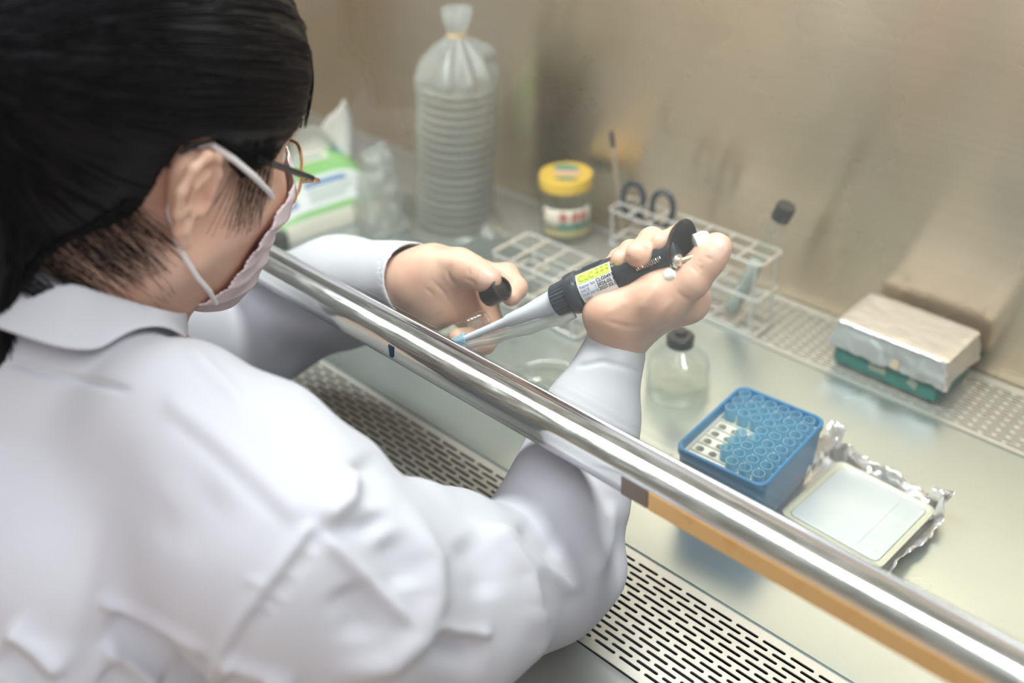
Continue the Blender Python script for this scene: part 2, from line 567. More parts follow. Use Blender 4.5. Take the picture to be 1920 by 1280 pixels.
for v in bag.data.vertices:
    p = Vector((v.co.x * 55, v.co.y * 55, v.co.z * 28))
    n_ = mnoise.noise(p) + .6 * mnoise.noise(p * 2.2)
    c = lean(v.co.z)
    dx, dy = v.co.x - c[0], v.co.y - c[1]
    q = math.hypot(dx, dy) + 1e-6
    k = (.0016 if v.co.z < .18 else .0028) * max(n_, -.2)
    v.co.x += dx / q * k
    v.co.y += dy / q * k
tag(bag, 'clear plastic bag tied at the top around a tall stack of petri dishes', 'plastic bag')
m = MB()
c = lean(.2345)
m.tube([(c[0] + .0098 * math.cos(a), c[1] + .0098 * math.sin(a), .2345 + .0004 * math.sin(3 * a)) for a in np.linspace(0, 2 * PI, 25)[:-1]], .0014, 8, closed=True)
tag(m.build('rubber_band', MAT['rubber']), 'orange rubber band closing the neck of the petri dish bag', 'rubber band')

# -- crumpled bag on the left of the stack
m = MB()
c2 = (-.930, .703)
rs = []
for t in np.linspace(0, 1, 26):
    z = .001 + .095 * t
    rs.append([(c2[0] - .012 * t + (.033 * (1 - .65 * t ** 1.8) + .004 * math.sin(5 * a + 6 * t)) * math.cos(a) * 1.0, c2[1] + .01 * t + (.033 * (1 - .65 * t ** 1.8) + .004 * math.sin(4 * a)) * math.sin(a) * 1.0, z) for a in np.linspace(0, 2 * PI, 41)[:-1]])
m.rings(rs)
o = m.build('plastic_bag', MAT['bag_fold'], angle=60)
ridged(o, .012, 45, 3.1)
tag(o, 'small crumpled clear plastic bag lying left of the petri dish stack', 'plastic bag')

# -- jar with a yellow lid
jx, jy = -.742, .834
jar = empty('glass_jar', (jx, jy, 0))
tag(jar, 'clear glass jar with yellow screw lid and flower label', 'jar')
m = MB()
m.lathe([(.026, .0005), (.0305, .003), (.0315, .008), (.0315, .050), (.030, .056), (.0275, .061), (.0285, .064), (.0285, .068)], 40, cap0=True, cap1=False)
m.build('jar_body', MAT['jar_glass'], jar)
m = MB()
m.lathe([(.0298, .066), (.0318, .0668), (.032, .0785), (.0308, .0808), (.026, .0806), (.0255, .0800), (0, .0800)], 48, cap0=False, cap1=False)
m.build('lid', MAT['yellow'], jar)
lid = jar.children[-1]
for (ax, ay, sx, sy, rz, mt) in ((-.010, .012, .016, .008, .5, 'green_print'), (.0, .002, .017, .007, .55, 'pink_print'), (.010, -.011, .014, .004, .6, 'green_print')):
    m = MB()
    m.add([(sx * math.cos(a) * math.cos(rz) - sy * math.sin(a) * math.sin(rz) + ax, sx * math.cos(a) * math.sin(rz) + sy * math.sin(a) * math.cos(rz) + ay, .0809) for a in np.linspace(0, 2 * PI, 25)[:-1]], [tuple(range(24))])
    tag(m.build('lid_print', MAT[mt], lid, smooth=False, solid=.0002), mt.replace('_', ' '))


def arc_patch(m, r, a0, a1, z0, z1, n=10):
    vs = []
    for i in range(n + 1):
        a = a0 + (a1 - a0) * i / n
        vs += [(r * math.cos(a), r * math.sin(a), z0), (r * math.cos(a), r * math.sin(a), z1)]
    m.add(vs, [(2 * i, 2 * i + 2, 2 * i + 3, 2 * i + 1) for i in range(n)])


ca = math.atan2(-jy, -jx)           # towards the viewer's side
m = MB(); arc_patch(m, .0318, ca - .95, ca + 1.05, .014, .048, 24)
lab = m.build('label', MAT['cream_print'], jar, solid=.0002)
m = MB(); arc_patch(m, .03200, ca - .95, ca + 1.05, .0142, .020, 24)
m.build('label_border', MAT['gold_print'], lab)
for k, a in enumerate((-.12, .32, .66)):
    m = MB()
    for q in range(8):
        b = q * PI / 4
        a1 = ca + a + .10 * math.cos(b)
        z1 = .0385 + .0042 * math.sin(b)
        vs = [((.0322) * math.cos(a1 + .075 * math.cos(t)), .0322 * math.sin(a1 + .075 * math.cos(t)), z1 + .0030 * math.sin(t)) for t in np.linspace(0, 2 * PI, 9)[:-1]]
        m.add(vs, [tuple(range(8))])
    m.build('label_flower', MAT['red_print'], lab, smooth=False)
    m = MB()
    for q in range(5):
        a1 = ca + a + (q - 2) * .085
        z1 = .0255 + .002 * (q % 2)
        vs = [(.0323 * math.cos(a1 + .07 * math.cos(t) * .8), .0323 * math.sin(a1 + .07 * math.cos(t) * .8), z1 + .0048 * math.sin(t)) for t in np.linspace(0, 2 * PI, 9)[:-1]]
        m.add(vs, [tuple(range(8))])
    m.build('label_leaves', MAT['green_print'], lab, smooth=False)


# -- wire racks
def wire_rack(name, x0, x1, y0, y1, levels, nx, ny, rw_, legs=True):
    e = empty(name, ((x0 + x1) / 2, (y0 + y1) / 2, 0))
    mt = Matrix.Translation((-(x0 + x1) / 2, -(y0 + y1) / 2, 0))
    cr = rw_ * 4
    for z in levels:
        m = MB()
        loop = []
        for (cx_, cy_, a0) in ((x1 - cr, y1 - cr, 0), (x0 + cr, y1 - cr, PI / 2), (x0 + cr, y0 + cr, PI), (x1 - cr, y0 + cr, 1.5 * PI)):
            for t in np.linspace(0, PI / 2, 5):
                loop.append((cx_ + cr * math.cos(a0 + t), cy_ + cr * math.sin(a0 + t), z))
        m.tube(loop, rw_, 8, closed=True)
        for i in range(1, nx):
            x = x0 + (x1 - x0) * i / nx
            m.tube([(x, y0, z + rw_), (x, y1, z + rw_)], rw_ * .9, 8)
        for j in range(1, ny):
            y = y0 + (y1 - y0) * j / ny
            m.tube([(x0, y, z + rw_ * .2), (x1, y, z + rw_ * .2)], rw_ * .9, 8)
        m.build('wire_shelf', MAT['wire'], e, matrix=mt)
    for (lx, ly) in ((x0, y0), (x1, y0), (x0, y1), (x1, y1)):
        m = MB()
        dx = cr if lx == x0 else -cr
        m.tube([(lx + dx, ly, levels[-1]), (lx + dx, ly, rw_)], rw_ * .95, 8)
        m.build('leg', MAT['wire'], e, matrix=mt)
    return e


rk = wire_rack('wire_rack', -.702, -.582, .668, .727, (.0032, .027, .060), 4, 2, .0016)
tag(rk, 'empty wire test tube rack lying on the work surface behind the hands', 'rack')
rk2 = wire_rack('wire_rack', -.640, -.448, .787, .826, (.0032, .045, .085), 7, 2, .0014)
tag(rk2, 'wire test tube rack on the back grille holding scissors and a tube', 'rack')


def rod_matrix(p0, p1):
    z = Vector(np.asarray(p1) - np.asarray(p0)).normalized()
    q = z.to_track_quat('Z', 'Y')
    return Matrix.Translation(Vector(p0)) @ q.to_matrix().to_4x4()


def round_tube_profile(r, L):
    return [(.0003, 0.0)] + [(r * math.sin(t), r - r * math.cos(t)) for t in np.linspace(.2, PI / 2, 6)] + [(r, L * .5), (r, L)]


# -- capped culture tube standing in the rack
tb0 = np.array([-.488, .8035, .007])
tb1 = aty(1476, 385, .8135)
Lt = float(np.linalg.norm(tb1 - tb0))
tt = empty('test_tube')
tt.matrix_world = rod_matrix(tb0, tb1)
tag(tt, 'glass test tube with black screw cap leaning in the wire rack', 'test tube')
m = MB(); m.lathe(round_tube_profile(.0080, Lt - .012), 28, cap0=False, cap1=False)
m.build('glass_tube', MAT['tube_glass'], tt)
m = MB(); m.lathe([(.0003, .0006)] + [(.0072 * math.sin(t), .0078 - .0072 * math.cos(t)) for t in np.linspace(.2, PI / 2, 6)] + [(.0072, .072), (0, .074)], 24, cap0=False, cap1=False)
tag(m.build('liquid', MAT['culture'], tt), 'pale cloudy liquid')
m = MB(); m.lathe([(.0088, Lt - .017), (.0095, Lt - .016), (.0095, Lt - .001), (.0088, Lt), (0, Lt)], 28, cap0=True, cap1=False)
tag(m.build('cap', MAT['black_plastic'], tt), 'black screw cap')

# -- scissors standing blades down in the rack
sc = empty('scissors', (-.6100, .8100, .004))
tag(sc, 'small scissors with dark navy handle loops standing in the wire rack', 'scissors')
MAT['navy_handle'] = principled('dark_navy_handle', (0.014, 0.018, 0.034), 0.4)
MAT['blade'] = principled('blade_steel', (0.75, 0.75, 0.72), 0.25, 1.0)
vx = nrm([.72, .10, 0])
up_ = nrm([.02, .06, 1])
nrm_ = np.cross(vx, up_)
def spt(a, b, k=0.0): return vx * a + up_ * b + nrm_ * k
for s in (-1, 1):
    m = MB()
    pts = []
    for t in np.linspace(0, 2 * PI, 29)[:-1]:
        a = s * (.0185 + .0125 * math.cos(t) * (1 + .12 * math.sin(t)))
        b = .085 + .0205 * math.sin(t)
        pts.append(spt(a, b, s * .001))
    m.tube(pts, .0034, 10, closed=True)
    m.tube([spt(s * .0085, .072, s * .001), spt(s * .004, .064, s * .001), spt(s * .002, .058, s * .001)], [.0026, .0030, .0030], 10)
    h = m.build('handle', MAT['navy_handle'], sc)
    m = MB()
    m.rings([[spt(s * .005, .064, s * .0016), spt(-s * .001, .064, s * .0016), spt(-s * .001, .064, s * .0004), spt(s * .005, .064, s * .0004)],
             [spt(s * .004, .030, s * .0016), spt(-s * .003, .030, s * .0016), spt(-s * .003, .030, s * .0004), spt(s * .004, .030, s * .0004)],
             [spt(s * .0005, .001, s * .0012), spt(-s * .0005, .001, s * .0012), spt(-s * .0005, .001, s * .0004), spt(s * .0005, .001, s * .0004)]])
    m.build('blade', MAT['blade'], sc, smooth=False)

# -- thin inoculating stick
st0 = np.array([-.633, .812, .010])
st1 = aty(1146, 246, .835)
m = MB()
stk = empty('inoculating_stick')
stk.matrix_world = rod_matrix(st0, st1)
Ls = float(np.linalg.norm(st1 - st0))
tag(stk, 'thin steel inoculating stick with dark tip leaning behind the scissors', 'stick')
MAT['stick'] = principled('dull_steel', (0.62, 0.56, 0.45), 0.35, 0.9)
m.tube([(0, 0, 0), (0, 0, Ls - .018)], [.0016, .0022], 10); m.build('shaft', MAT['stick'], stk)
m = MB(); m.tube([(0, 0, Ls - .018), (0, 0, Ls - .010), (0, 0, Ls)], [.0023, .0028, .0022], 10); m.build('grip', MAT['black_plastic'], stk)

# -- spirit lamp of round glass with dark collar
al = empty('spirit_lamp', (-.4530, .6650, 0))
tag(al, 'round glass spirit lamp with dark collar behind the right wrist', 'spirit lamp')
MAT['lamp_glass'] = thin_glass('lamp_glass', (0.955, 0.97, 0.96), 0.75, haze=0.05, rough=0.05, base_gloss=0.08)
m = MB(); m.lathe([(.0275, .0006), (.0295, .004), (.0300, .012), (.0285, .022), (.0292, .030), (.0275, .037), (.0215, .044), (.0135, .0495), (.0105, .053), (.0105, .058)], 44, cap0=True, cap1=False)
m.build('glass_body', MAT['lamp_glass'], al)
m = MB(); m.lathe([(.0255, .003), (.0278, .006), (.0282, .013), (.0270, .020), (.0, .020)], 40, cap0=True, cap1=False)
m.build('spirit', MAT['lamp_glass'], al)
m = MB(); m.lathe([(.0110, .055), (.0128, .0555), (.0128, .064), (.0110, .066), (.006, .0665), (.005, .071), (0, .071)], 28, cap0=True, cap1=False)
m.build('collar', MAT['black_plastic'], al)

# -- glass dish behind the sash rail
gd = empty('glass_dish', (-.533, .565, 0))
tag(gd, 'low round glass dish on the work surface seen across the sash rail', 'dish')
m = MB(); m.lathe([(.0, .0010), (.040, .0010), (.0425, .0035), (.0425, .0145), (.0432, .0155), (.0416, .0155), (.0412, .0040), (.039, .0024), (0, .0024)], 56, cap0=False, cap1=False)
m.build('dish_base', MAT['lamp_glass'], gd)
m = MB(); m.lathe([(.0452, .0075), (.0458, .0080), (.0458, .0205), (.0446, .0222), (.0430, .0215), (.042, .0200), (.0, .0200)], 56, cap0=False, cap1=False)
m.build('dish_lid', MAT['lamp_glass'], gd)

# -- blue rack of pipette tips
tbx = empty('tip_box', (-.3286, .5914, 0), R(3.5))
tag(tbx, 'open blue plastic tip box with cream tray on the work surface', 'tip box')


def rrect(hx, hy, r, n=5):
    p = []
    for (cx_, cy_, a0) in ((hx - r, hy - r, 0), (-hx + r, hy - r, PI / 2), (-hx + r, -hy + r, PI), (hx - r, -hy + r, 1.5 * PI)):
        for t in np.linspace(0, PI / 2, n):
            p.append((cx_ + r * math.cos(a0 + t), cy_ + r * math.sin(a0 + t)))
    return p


HX, HY, HZ = .0395, .0520, .062
def rr3(hx, hy, r, z): return [(x, y, z) for x, y in rrect(hx, hy, r)]
m = MB()
m.rings([rr3(HX - .004, HY - .004, .007, .0005), rr3(HX - .003, HY - .003, .008, .002), rr3(HX - .0003, HY - .0003, .009, HZ - .007), rr3(HX + .0006, HY + .0006, .009, HZ - .0065), rr3(HX + .0006, HY + .0006, .009, HZ - .0008), rr3(HX, HY, .009, HZ),
         rr3(HX - .0016, HY - .0016, .008, HZ), rr3(HX - .0022, HY - .0022, .0075, HZ - .0008), rr3(HX - .0026, HY - .0026, .007, .006), rr3(HX - .005, HY - .005, .006, .004)], True, True)
m.build('box', MAT['box_blue'], tbx)
PT = .01175
m = MB()
loop = [(.0036 * math.cos(t), .0036 * math.sin(t)) for t in np.linspace(0, 2 * PI, 17)[:-1]]
outl = []
for t in np.linspace(0, 2 * PI, 17)[:-1]:
    k = 1 / max(abs(math.cos(t)), abs(math.sin(t)))
    outl.append((PT / 2 * k * math.cos(t), PT / 2 * k * math.sin(t)))
TZ = .0495
for i in range(6):
    for j in range(8):
        cx_, cy_ = (i - 2.5) * PT, (j - 3.5) * PT
        m.add([(cx_ + a, cy_ + b, TZ) for a, b in outl] + [(cx_ + a, cy_ + b, TZ) for a, b in loop] + [(cx_ + a, cy_ + b, TZ - .008) for a, b in loop],
              [(k, (k + 1) % 16, 16 + (k + 1) % 16, 16 + k) for k in range(16)] + [(16 + k, 16 + (k + 1) % 16, 32 + (k + 1) % 16, 32 + k) for k in range(16)])
for j in range(7):
    y = (j - 3) * PT
    m.box((-3 * PT, y - .0004, TZ), (3 * PT, y + .0004, TZ + .0022))
for s in (-1, 1):
    m.box((s * 3 * PT - .0008 + (.0012 * s), -4 * PT, TZ - .006), (s * 3 * PT + .0008 + .0008 * s, 4 * PT, TZ + .003))
    m.box((-3 * PT, s * 4 * PT - .0006 + .001 * s, TZ - .006), (3 * PT, s * 4 * PT + .0006 + .001 * s, TZ + .003))
tag(m.build('tray', MAT['tray_cream'], tbx, smooth=False), 'cream tray with round holes')
m = MB()
m.lathe([(.0010, -.046), (.0030, -.010), (.0034, -.004), (.0048, .0000), (.0048, .0105), (.0052, .0110), (.0052, .0126), (.0043, .0126), (.0037, .002), (.0026, -.010)], 20, cap0=True, cap1=False)
tip0 = m.build('pipette_tip', MAT['tip_blue'])
empt = {(0, j) for j in range(0, 5)} | {(1, j) for j in range(0, 5)} | {(2, 4), (2, 0)}
MT = Matrix.Translation((-.3286, .5914, 0)) @ Matrix.Rotation(R(3.5), 4, 'Z')
first = True
for i in range(6):
    for j in range(8):
        if (i, j) in empt: continue
        t = tip0 if first else tip0.copy()
        if not first: COL.objects.link(t)
        first = False
        t.matrix_world = MT @ Matrix.Translation(((i - 2.5) * PT, (j - 3.5) * PT, TZ + .0012)) @ Matrix.Rotation(random.uniform(-.03, .03), 4, 'X') @ Matrix.Rotation(random.uniform(-.03, .03), 4, 'Y')
        tag(t, 'translucent blue pipette tip standing in the open blue tip box', 'pipette tip', 'blue pipette tips in the tip box')

# -- foil wrapper opened around a milky slab
N_ = 64
ft0 = np.array([-.246, .6205])
m = MB()
vs = []
HS = .062
for i in range(N_ + 1):
    for j in range(N_ + 1):
        a, b = -HS + 2 * HS * i / N_, -HS + 2 * HS * j / N_
        e = max(abs(a), abs(b)) - .0485
        z = .0012
        x, y = a, b
        if e > 0:
            k = .45 + .35 * mnoise.noise(Vector((a * 40, b * 40, 1.0)))
            side_l = (a < -.0485)
            if side_l: k = 1.55 + .5 * mnoise.noise(Vector((0, b * 60, 3)))
            if b > .045 and a < -.02: k += .25
            if a > .038 and b > .035: k += .75
            if b < -.0485: k *= .35
            z += e * k * 1.5
            sh = min(e * k, .012)
            if abs(a) > .0485: x -= math.copysign(sh, a) * .7
            if abs(b) > .0485: y -= math.copysign(sh, b) * .7
            cr_ = min(e / .010, 1)
            z += cr_ * .0042 * abs(mnoise.noise(Vector((a * 120, b * 120, 0)))) * 1.6
            x += cr_ * .0030 * mnoise.noise(Vector((a * 110, b * 110, 5)))
            y += cr_ * .0030 * mnoise.noise(Vector((a * 110, b * 110, 9)))
        vs.append((x, y, z))
m.add(vs, [(i * (N_ + 1) + j, (i + 1) * (N_ + 1) + j, (i + 1) * (N_ + 1) + j + 1, i * (N_ + 1) + j + 1) for i in range(N_) for j in range(N_)])
o = m.build('foil_wrapper', MAT['foil'], angle=25, solid=.0002)
o.matrix_world = Matrix.Translation((ft0[0], ft0[1], .0005)) @ Matrix.Rotation(R(-2), 4, 'Z')
tag(o, 'crumpled aluminium foil wrapper opened flat beside the blue tip box', 'foil wrapper')
gs = empty('gel_tray', (ft0[0] + .004, ft0[1], .0022), R(-2))
tag(gs, 'shallow yellowed tray with milky gel lying in the opened foil', 'tray')
m = MB()
m.rings([rr3(.0425, .0435, .006, .0), rr3(.0445, .0455, .007, .0055), rr3(.0442, .0452, .007, .0075), rr3(.0418, .0428, .006, .0082), rr3(.0392, .0402, .005, .0066), rr3(.0388, .0398, .005, .0050)], True, True)
m.build('tray_body', MAT['slab_yellow'], gs)
m = MB()
m.rings([rr3(.0386, .0396, .005, .0051), rr3(.0384, .0394, .005, .0072), rr3(.0370, .0380, .005, .0078)], True, True)
m.box((.018, -.034, .0074), (.0185, .030, .0084)); m.box((.010, -.030, .0074), (.034, -.0295, .0082))
tag(m.build('gel', MAT['slab_white'], gs, angle=50), 'milky white gel')

# -- green box covered with foil on the back grille
gb = empty('card_box', (-.3135, .8330, .0015), R(-.5))
tag(gb, 'low dark green box under a foil cover on the back grille', 'box')
m = MB(); m.box((-.0540, -.0325, 0), (.0540, .0325, .042)); m.build('box_body', MAT['green_box'], gb, bevel=.0035, seg=3)
m = MB(); m.box((-.016, -.0334, .010), (.001, -.0325, .026)); tag(m.build('tape_piece', MAT['pale_tape'], gb, smooth=False), 'faded tape square')
m = MB(); m.add([(.022, -.0330, .012), (.031, -.0330, .008), (.033, -.0330, .016), (.026, -.0330, .022)], [(0, 1, 2, 3)]); tag(m.build('tape_piece', MAT['pale_tape'], gb, smooth=False, solid=.0004), 'faded tape scrap')
fc = empty('foil_cover', (-.3135, .8330, .0015), R(-.5))
tag(fc, 'wrinkled aluminium foil cover folded over the dark green box', 'foil cover')
m = MB()
na = 120
per = rrect(.0560, .0345, .004, 4)
# resample outline
pp = np.array(per + [per[0]])
ll = np.r_[0, np.cumsum(np.linalg.norm(np.diff(pp, axis=0), axis=1))]
uu = np.linspace(0, ll[-1], na + 1)[:-1]
ox, oy = np.interp(uu, ll, pp[:, 0]), np.interp(uu, ll, pp[:, 1])
rs = []
for k, (sc_, z) in enumerate([(1.035, .0220), (1.03, .0235), (1.02, .0255), (1.012, .0285), (1.004, .033), (1.0, .038), (1.0, .043), (1.0, .047), (.985, .0495), (.96, .0502), (.85, .0506), (.7, .0506), (.5, .0506), (.3, .0506), (.1, .0506)]):
    ring = []
    for x, y in zip(ox, oy):
        jag = (.0035 * mnoise.noise(Vector((x * 60, y * 60, 2))) + .002 * mnoise.noise(Vector((x * 200, y * 200, 2)))) if k == 0 else 0
        f_ = 1.0 if k < 8 else .25
        corner = max(0, abs(x) - .045) * max(0, abs(y) - .024) * 9000 * (1 if k < 6 else .2)
        a_ = (.0016 + .0022 * min(corner, 1)) * f_ * mnoise.noise(Vector((x * 150, y * 150, z * 120))) + corner * .002
        d_ = nrm([x, y])
        ring.append((x * sc_ + a_ * d_[0], y * sc_ + a_ * d_[1], z + jag + (.0005 * mnoise.noise(Vector((x * sc_ * 90, y * sc_ * 90, 7))) if k > 7 else 0)))
    rs.append(ring)
m.rings(rs, False, True)
m.build('foil_sheet', MAT['foil'], fc, angle=30)
m = MB(); m.add([(.005, -.0372, .0245), (.013, -.0372, .0235), (.0135, -.0364, .032), (.011, -.0362, .0345), (.0065, -.0364, .0335)], [(0, 1, 2, 3, 4)])
tag(m.build('tape_piece', MAT['masking'], fc, smooth=False, solid=.0004), 'beige tape piece')

# -- pack of wet tissues
e1 = nrm([.20, .98, 0]); e2 = nrm([-.98, .20, 0])
tp = empty('tissue_pack')
TO = np.array([-.972, .660, .0])
tp.matrix_world = frame_matrix(TO, e1, e2, np.array([0, 0, 1.0]))
tag(tp, 'green and cream soft pack of wet tissues with a tissue sticking out', 'tissue pack')
LX, LY, LH = .076, .085, .060
def pack_z(u_, v_):
    # u -1..1 along the long side, v 0..1 from the near edge to the back
    edge = max(0, 1 - abs(u_) ** 4)
    return (.018 + .062 * math.sin(min(v_ * 1.35, 1.0) * PI / 2) ** 1.0 * (v_ < .74) + (.062 + .018 - .018) * (v_ >= .74) * (1 - ((v_ - .74) / .26) ** 2 * .7)) * (.55 + .45 * edge)
G = 30
vs, fs = [], []
for i in range(G + 1):
    for j in range(G + 1):
        u_, v_ = -1 + 2 * i / G, j / G
        wx = LX * (1 - .16 * v_)
        vs.append((u_ * wx, v_ * LY, pack_z(u_, v_)))
q = G + 1
fs = [(i * q + j, (i + 1) * q + j, (i + 1) * q + j + 1, i * q + j + 1) for i in range(G) for j in range(G)]
base_i = len(vs)
bd = [(i, 0) for i in range(G)] + [(G, j) for j in range(G)] + [(i, G) for i in range(G, 0, -1)] + [(0, j) for j in range(G, 0, -1)]
for (i, j) in bd:
    x, y, z = vs[i * q + j]
    vs.append((x * 1.0, y - (.002 if j == 0 else 0), .001))
nb = len(bd)
for k in range(nb):
    a, b = bd[k], bd[(k + 1) % nb]
    fs.append((a[0] * q + a[1], base_i + k, base_i + (k + 1) % nb, b[0] * q + b[1]))
fs.append(tuple(base_i + k for k in range(nb)))
m = MB(); m.add(vs, fs)
body = m.build('pack_body', MAT['pack_cream'], tp, angle=60)


def patch(u0, u1, v0, v1, name, mat, off=.0008, parent=None, n=10, skew=0.0):
    m = MB()
    vs = []
    for i in range(n + 1):
        for j in range(n + 1):
            u_ = u0 + (u1 - u0) * i / n
            v_ = v0 + (v1 - v0) * j / n + skew * (u_ - u0)
            wx = LX * (1 - .16 * v_)
            vs.append((u_ * wx, v_ * LY - off * .7, pack_z(u_, v_) + off))
    m.add(vs, [(i * (n + 1) + j, (i + 1) * (n + 1) + j, (i + 1) * (n + 1) + j + 1, i * (n + 1) + j + 1) for i in range(n) for j in range(n)])
    return m.build(name, mat, parent or tp, angle=60)


gp = patch(-.92, .92, .04, .95, 'green_print', MAT['pack_green'], .0007, n=20)
wpn = patch(-.84, .84, .09, .36, 'label_panel', MAT['pack_white'], .0014, n=16)
patch(-.30, .48, .265, .315, 'label_band', MAT['pack_blue'], .0020, wpn)
for k in range(4): patch(-.28, .55 - .07 * k, .225 - k * .030, .238 - k * .030, 'label_line', MAT['pack_grey'], .0020, wpn)
patch(-.68, -.50, .14, .20, 'label_mark', MAT['pack_blue'], .0020, wpn)
lidp = patch(-.62, .36, .52, .90, 'lid_flap', MAT['pack_cream'], .0016, n=14)
patch(-.35, .26, .56, .63, 'label_band', MAT['pack_grey'], .0022, lidp)
patch(.52, .72, .62, .80, 'seal_mark', MAT['pack_blue'], .0016)
m = MB()
# folded tissue sheet standing out of the pack
prof = [(-.020, .0), (-.019, .050), (-.008, .064), (.012, .082), (.019, .088), (.022, .060), (.021, .0)]
n_ = 14
vs = []
for t in range(n_ + 1):
    for s in range(9):
        a = s / 8
        zt = t / n_
        top = np.interp(-.020 + .042 * a, [-.020, -.008, .012, .018, .022], [.050, .064, .082, .089, .070])
        x = -.020 + .042 * a
        vs.append((x + .045 + .004 * math.sin(zt * 3), .060 + .006 * math.sin(a * 7) * (1 - .4 * zt), .058 + zt * top * .9))
m.add(vs, [(t * 9 + s, t * 9 + s + 1, (t + 1) * 9 + s + 1, (t + 1) * 9 + s) for t in range(n_) for s in range(8)])
m.build('tissue_sheet', MAT['tissue'], tp, angle=60, solid=.0006)
m = MB()
vs = []
for t in range(13):
    for s in range(11):
        a, zt = s / 10, t / 12
        vs.append((-.030 + .075 * a, .055 + .012 * math.sin(zt * 2.6) - .01 * zt, .066 + .050 * math.sin(a * PI) ** .6 * zt))
m.add(vs, [(t * 11 + s, t * 11 + s + 1, (t + 1) * 11 + s + 1, (t + 1) * 11 + s) for t in range(12) for s in range(10)])
m.build('tissue_fold', MAT['tissue'], tp, angle=60, solid=.0006)

# -- small black bottle cap left of the tissue pack
m = MB(); m.lathe([(.011, 0), (.012, .001), (.012, .018), (.011, .0195), (0, .0195)], 28, cap0=True, cap1=False)
o = m.build('bottle_cap', MAT['black_plastic'])
p = atz(523, 452, .010)
o.location = (p[0], p[1], 0)
tag(o, 'small black screw cap on the work surface in front of the tissue pack', 'cap')

# ------------------------------------------------------------------ distance-field modelling for the figure
def rcone(a, b, ra, rb):
    a, b = np.asarray(a, float), np.asarray(b, float)
    ab = b - a
    L2 = max(ab @ ab, 1e-12)

    def f(P):
        q = P - a
        t = np.clip((q @ ab) / L2, 0, 1)
        return np.linalg.norm(q - t[:, None] * ab, axis=1) - (ra + (rb - ra) * t)
    return f


def ell(c, rad, rot=None):
    c, rad = np.asarray(c, float), np.asarray(rad, float)
    rm = np.eye(3) if rot is None else np.asarray(rot, float)     # rows are the local axes

    def f(P):
        q = (P - c) @ rm.T
        k0 = np.linalg.norm(q / rad, axis=1)
        k1 = np.linalg.norm(q / (rad * rad), axis=1) + 1e-9
        return k0 * (k0 - 1.0) / k1
    return f


def half(c, nv):
    c, nv = np.asarray(c, float), nrm(nv)
    return lambda P: (P - c) @ nv


def inter(*fs):
    return lambda P: np.max([g(P) for g in fs], axis=0)


def smin(a, b, k):
    h = np.maximum(k - np.abs(a - b), 0) / k
    return np.minimum(a, b) - h * h * k * .25


def field(ops):
    """ops: (kind, fn, k) with kind 'u' union or 's' subtract"""
    def f(P, idx=None):
        d = None
        for i, (kd, g, k) in enumerate(ops):
            if idx is not None and i not in idx: continue
            v = g(P)
            if d is None:
                d = v if kd == 'u' else np.full(len(P), 1.0)
                continue
            d = smin(d, v, k) if kd == 'u' else -smin(-d, v, k)
        return d if d is not None else np.full(len(P), 1.0)
    return f


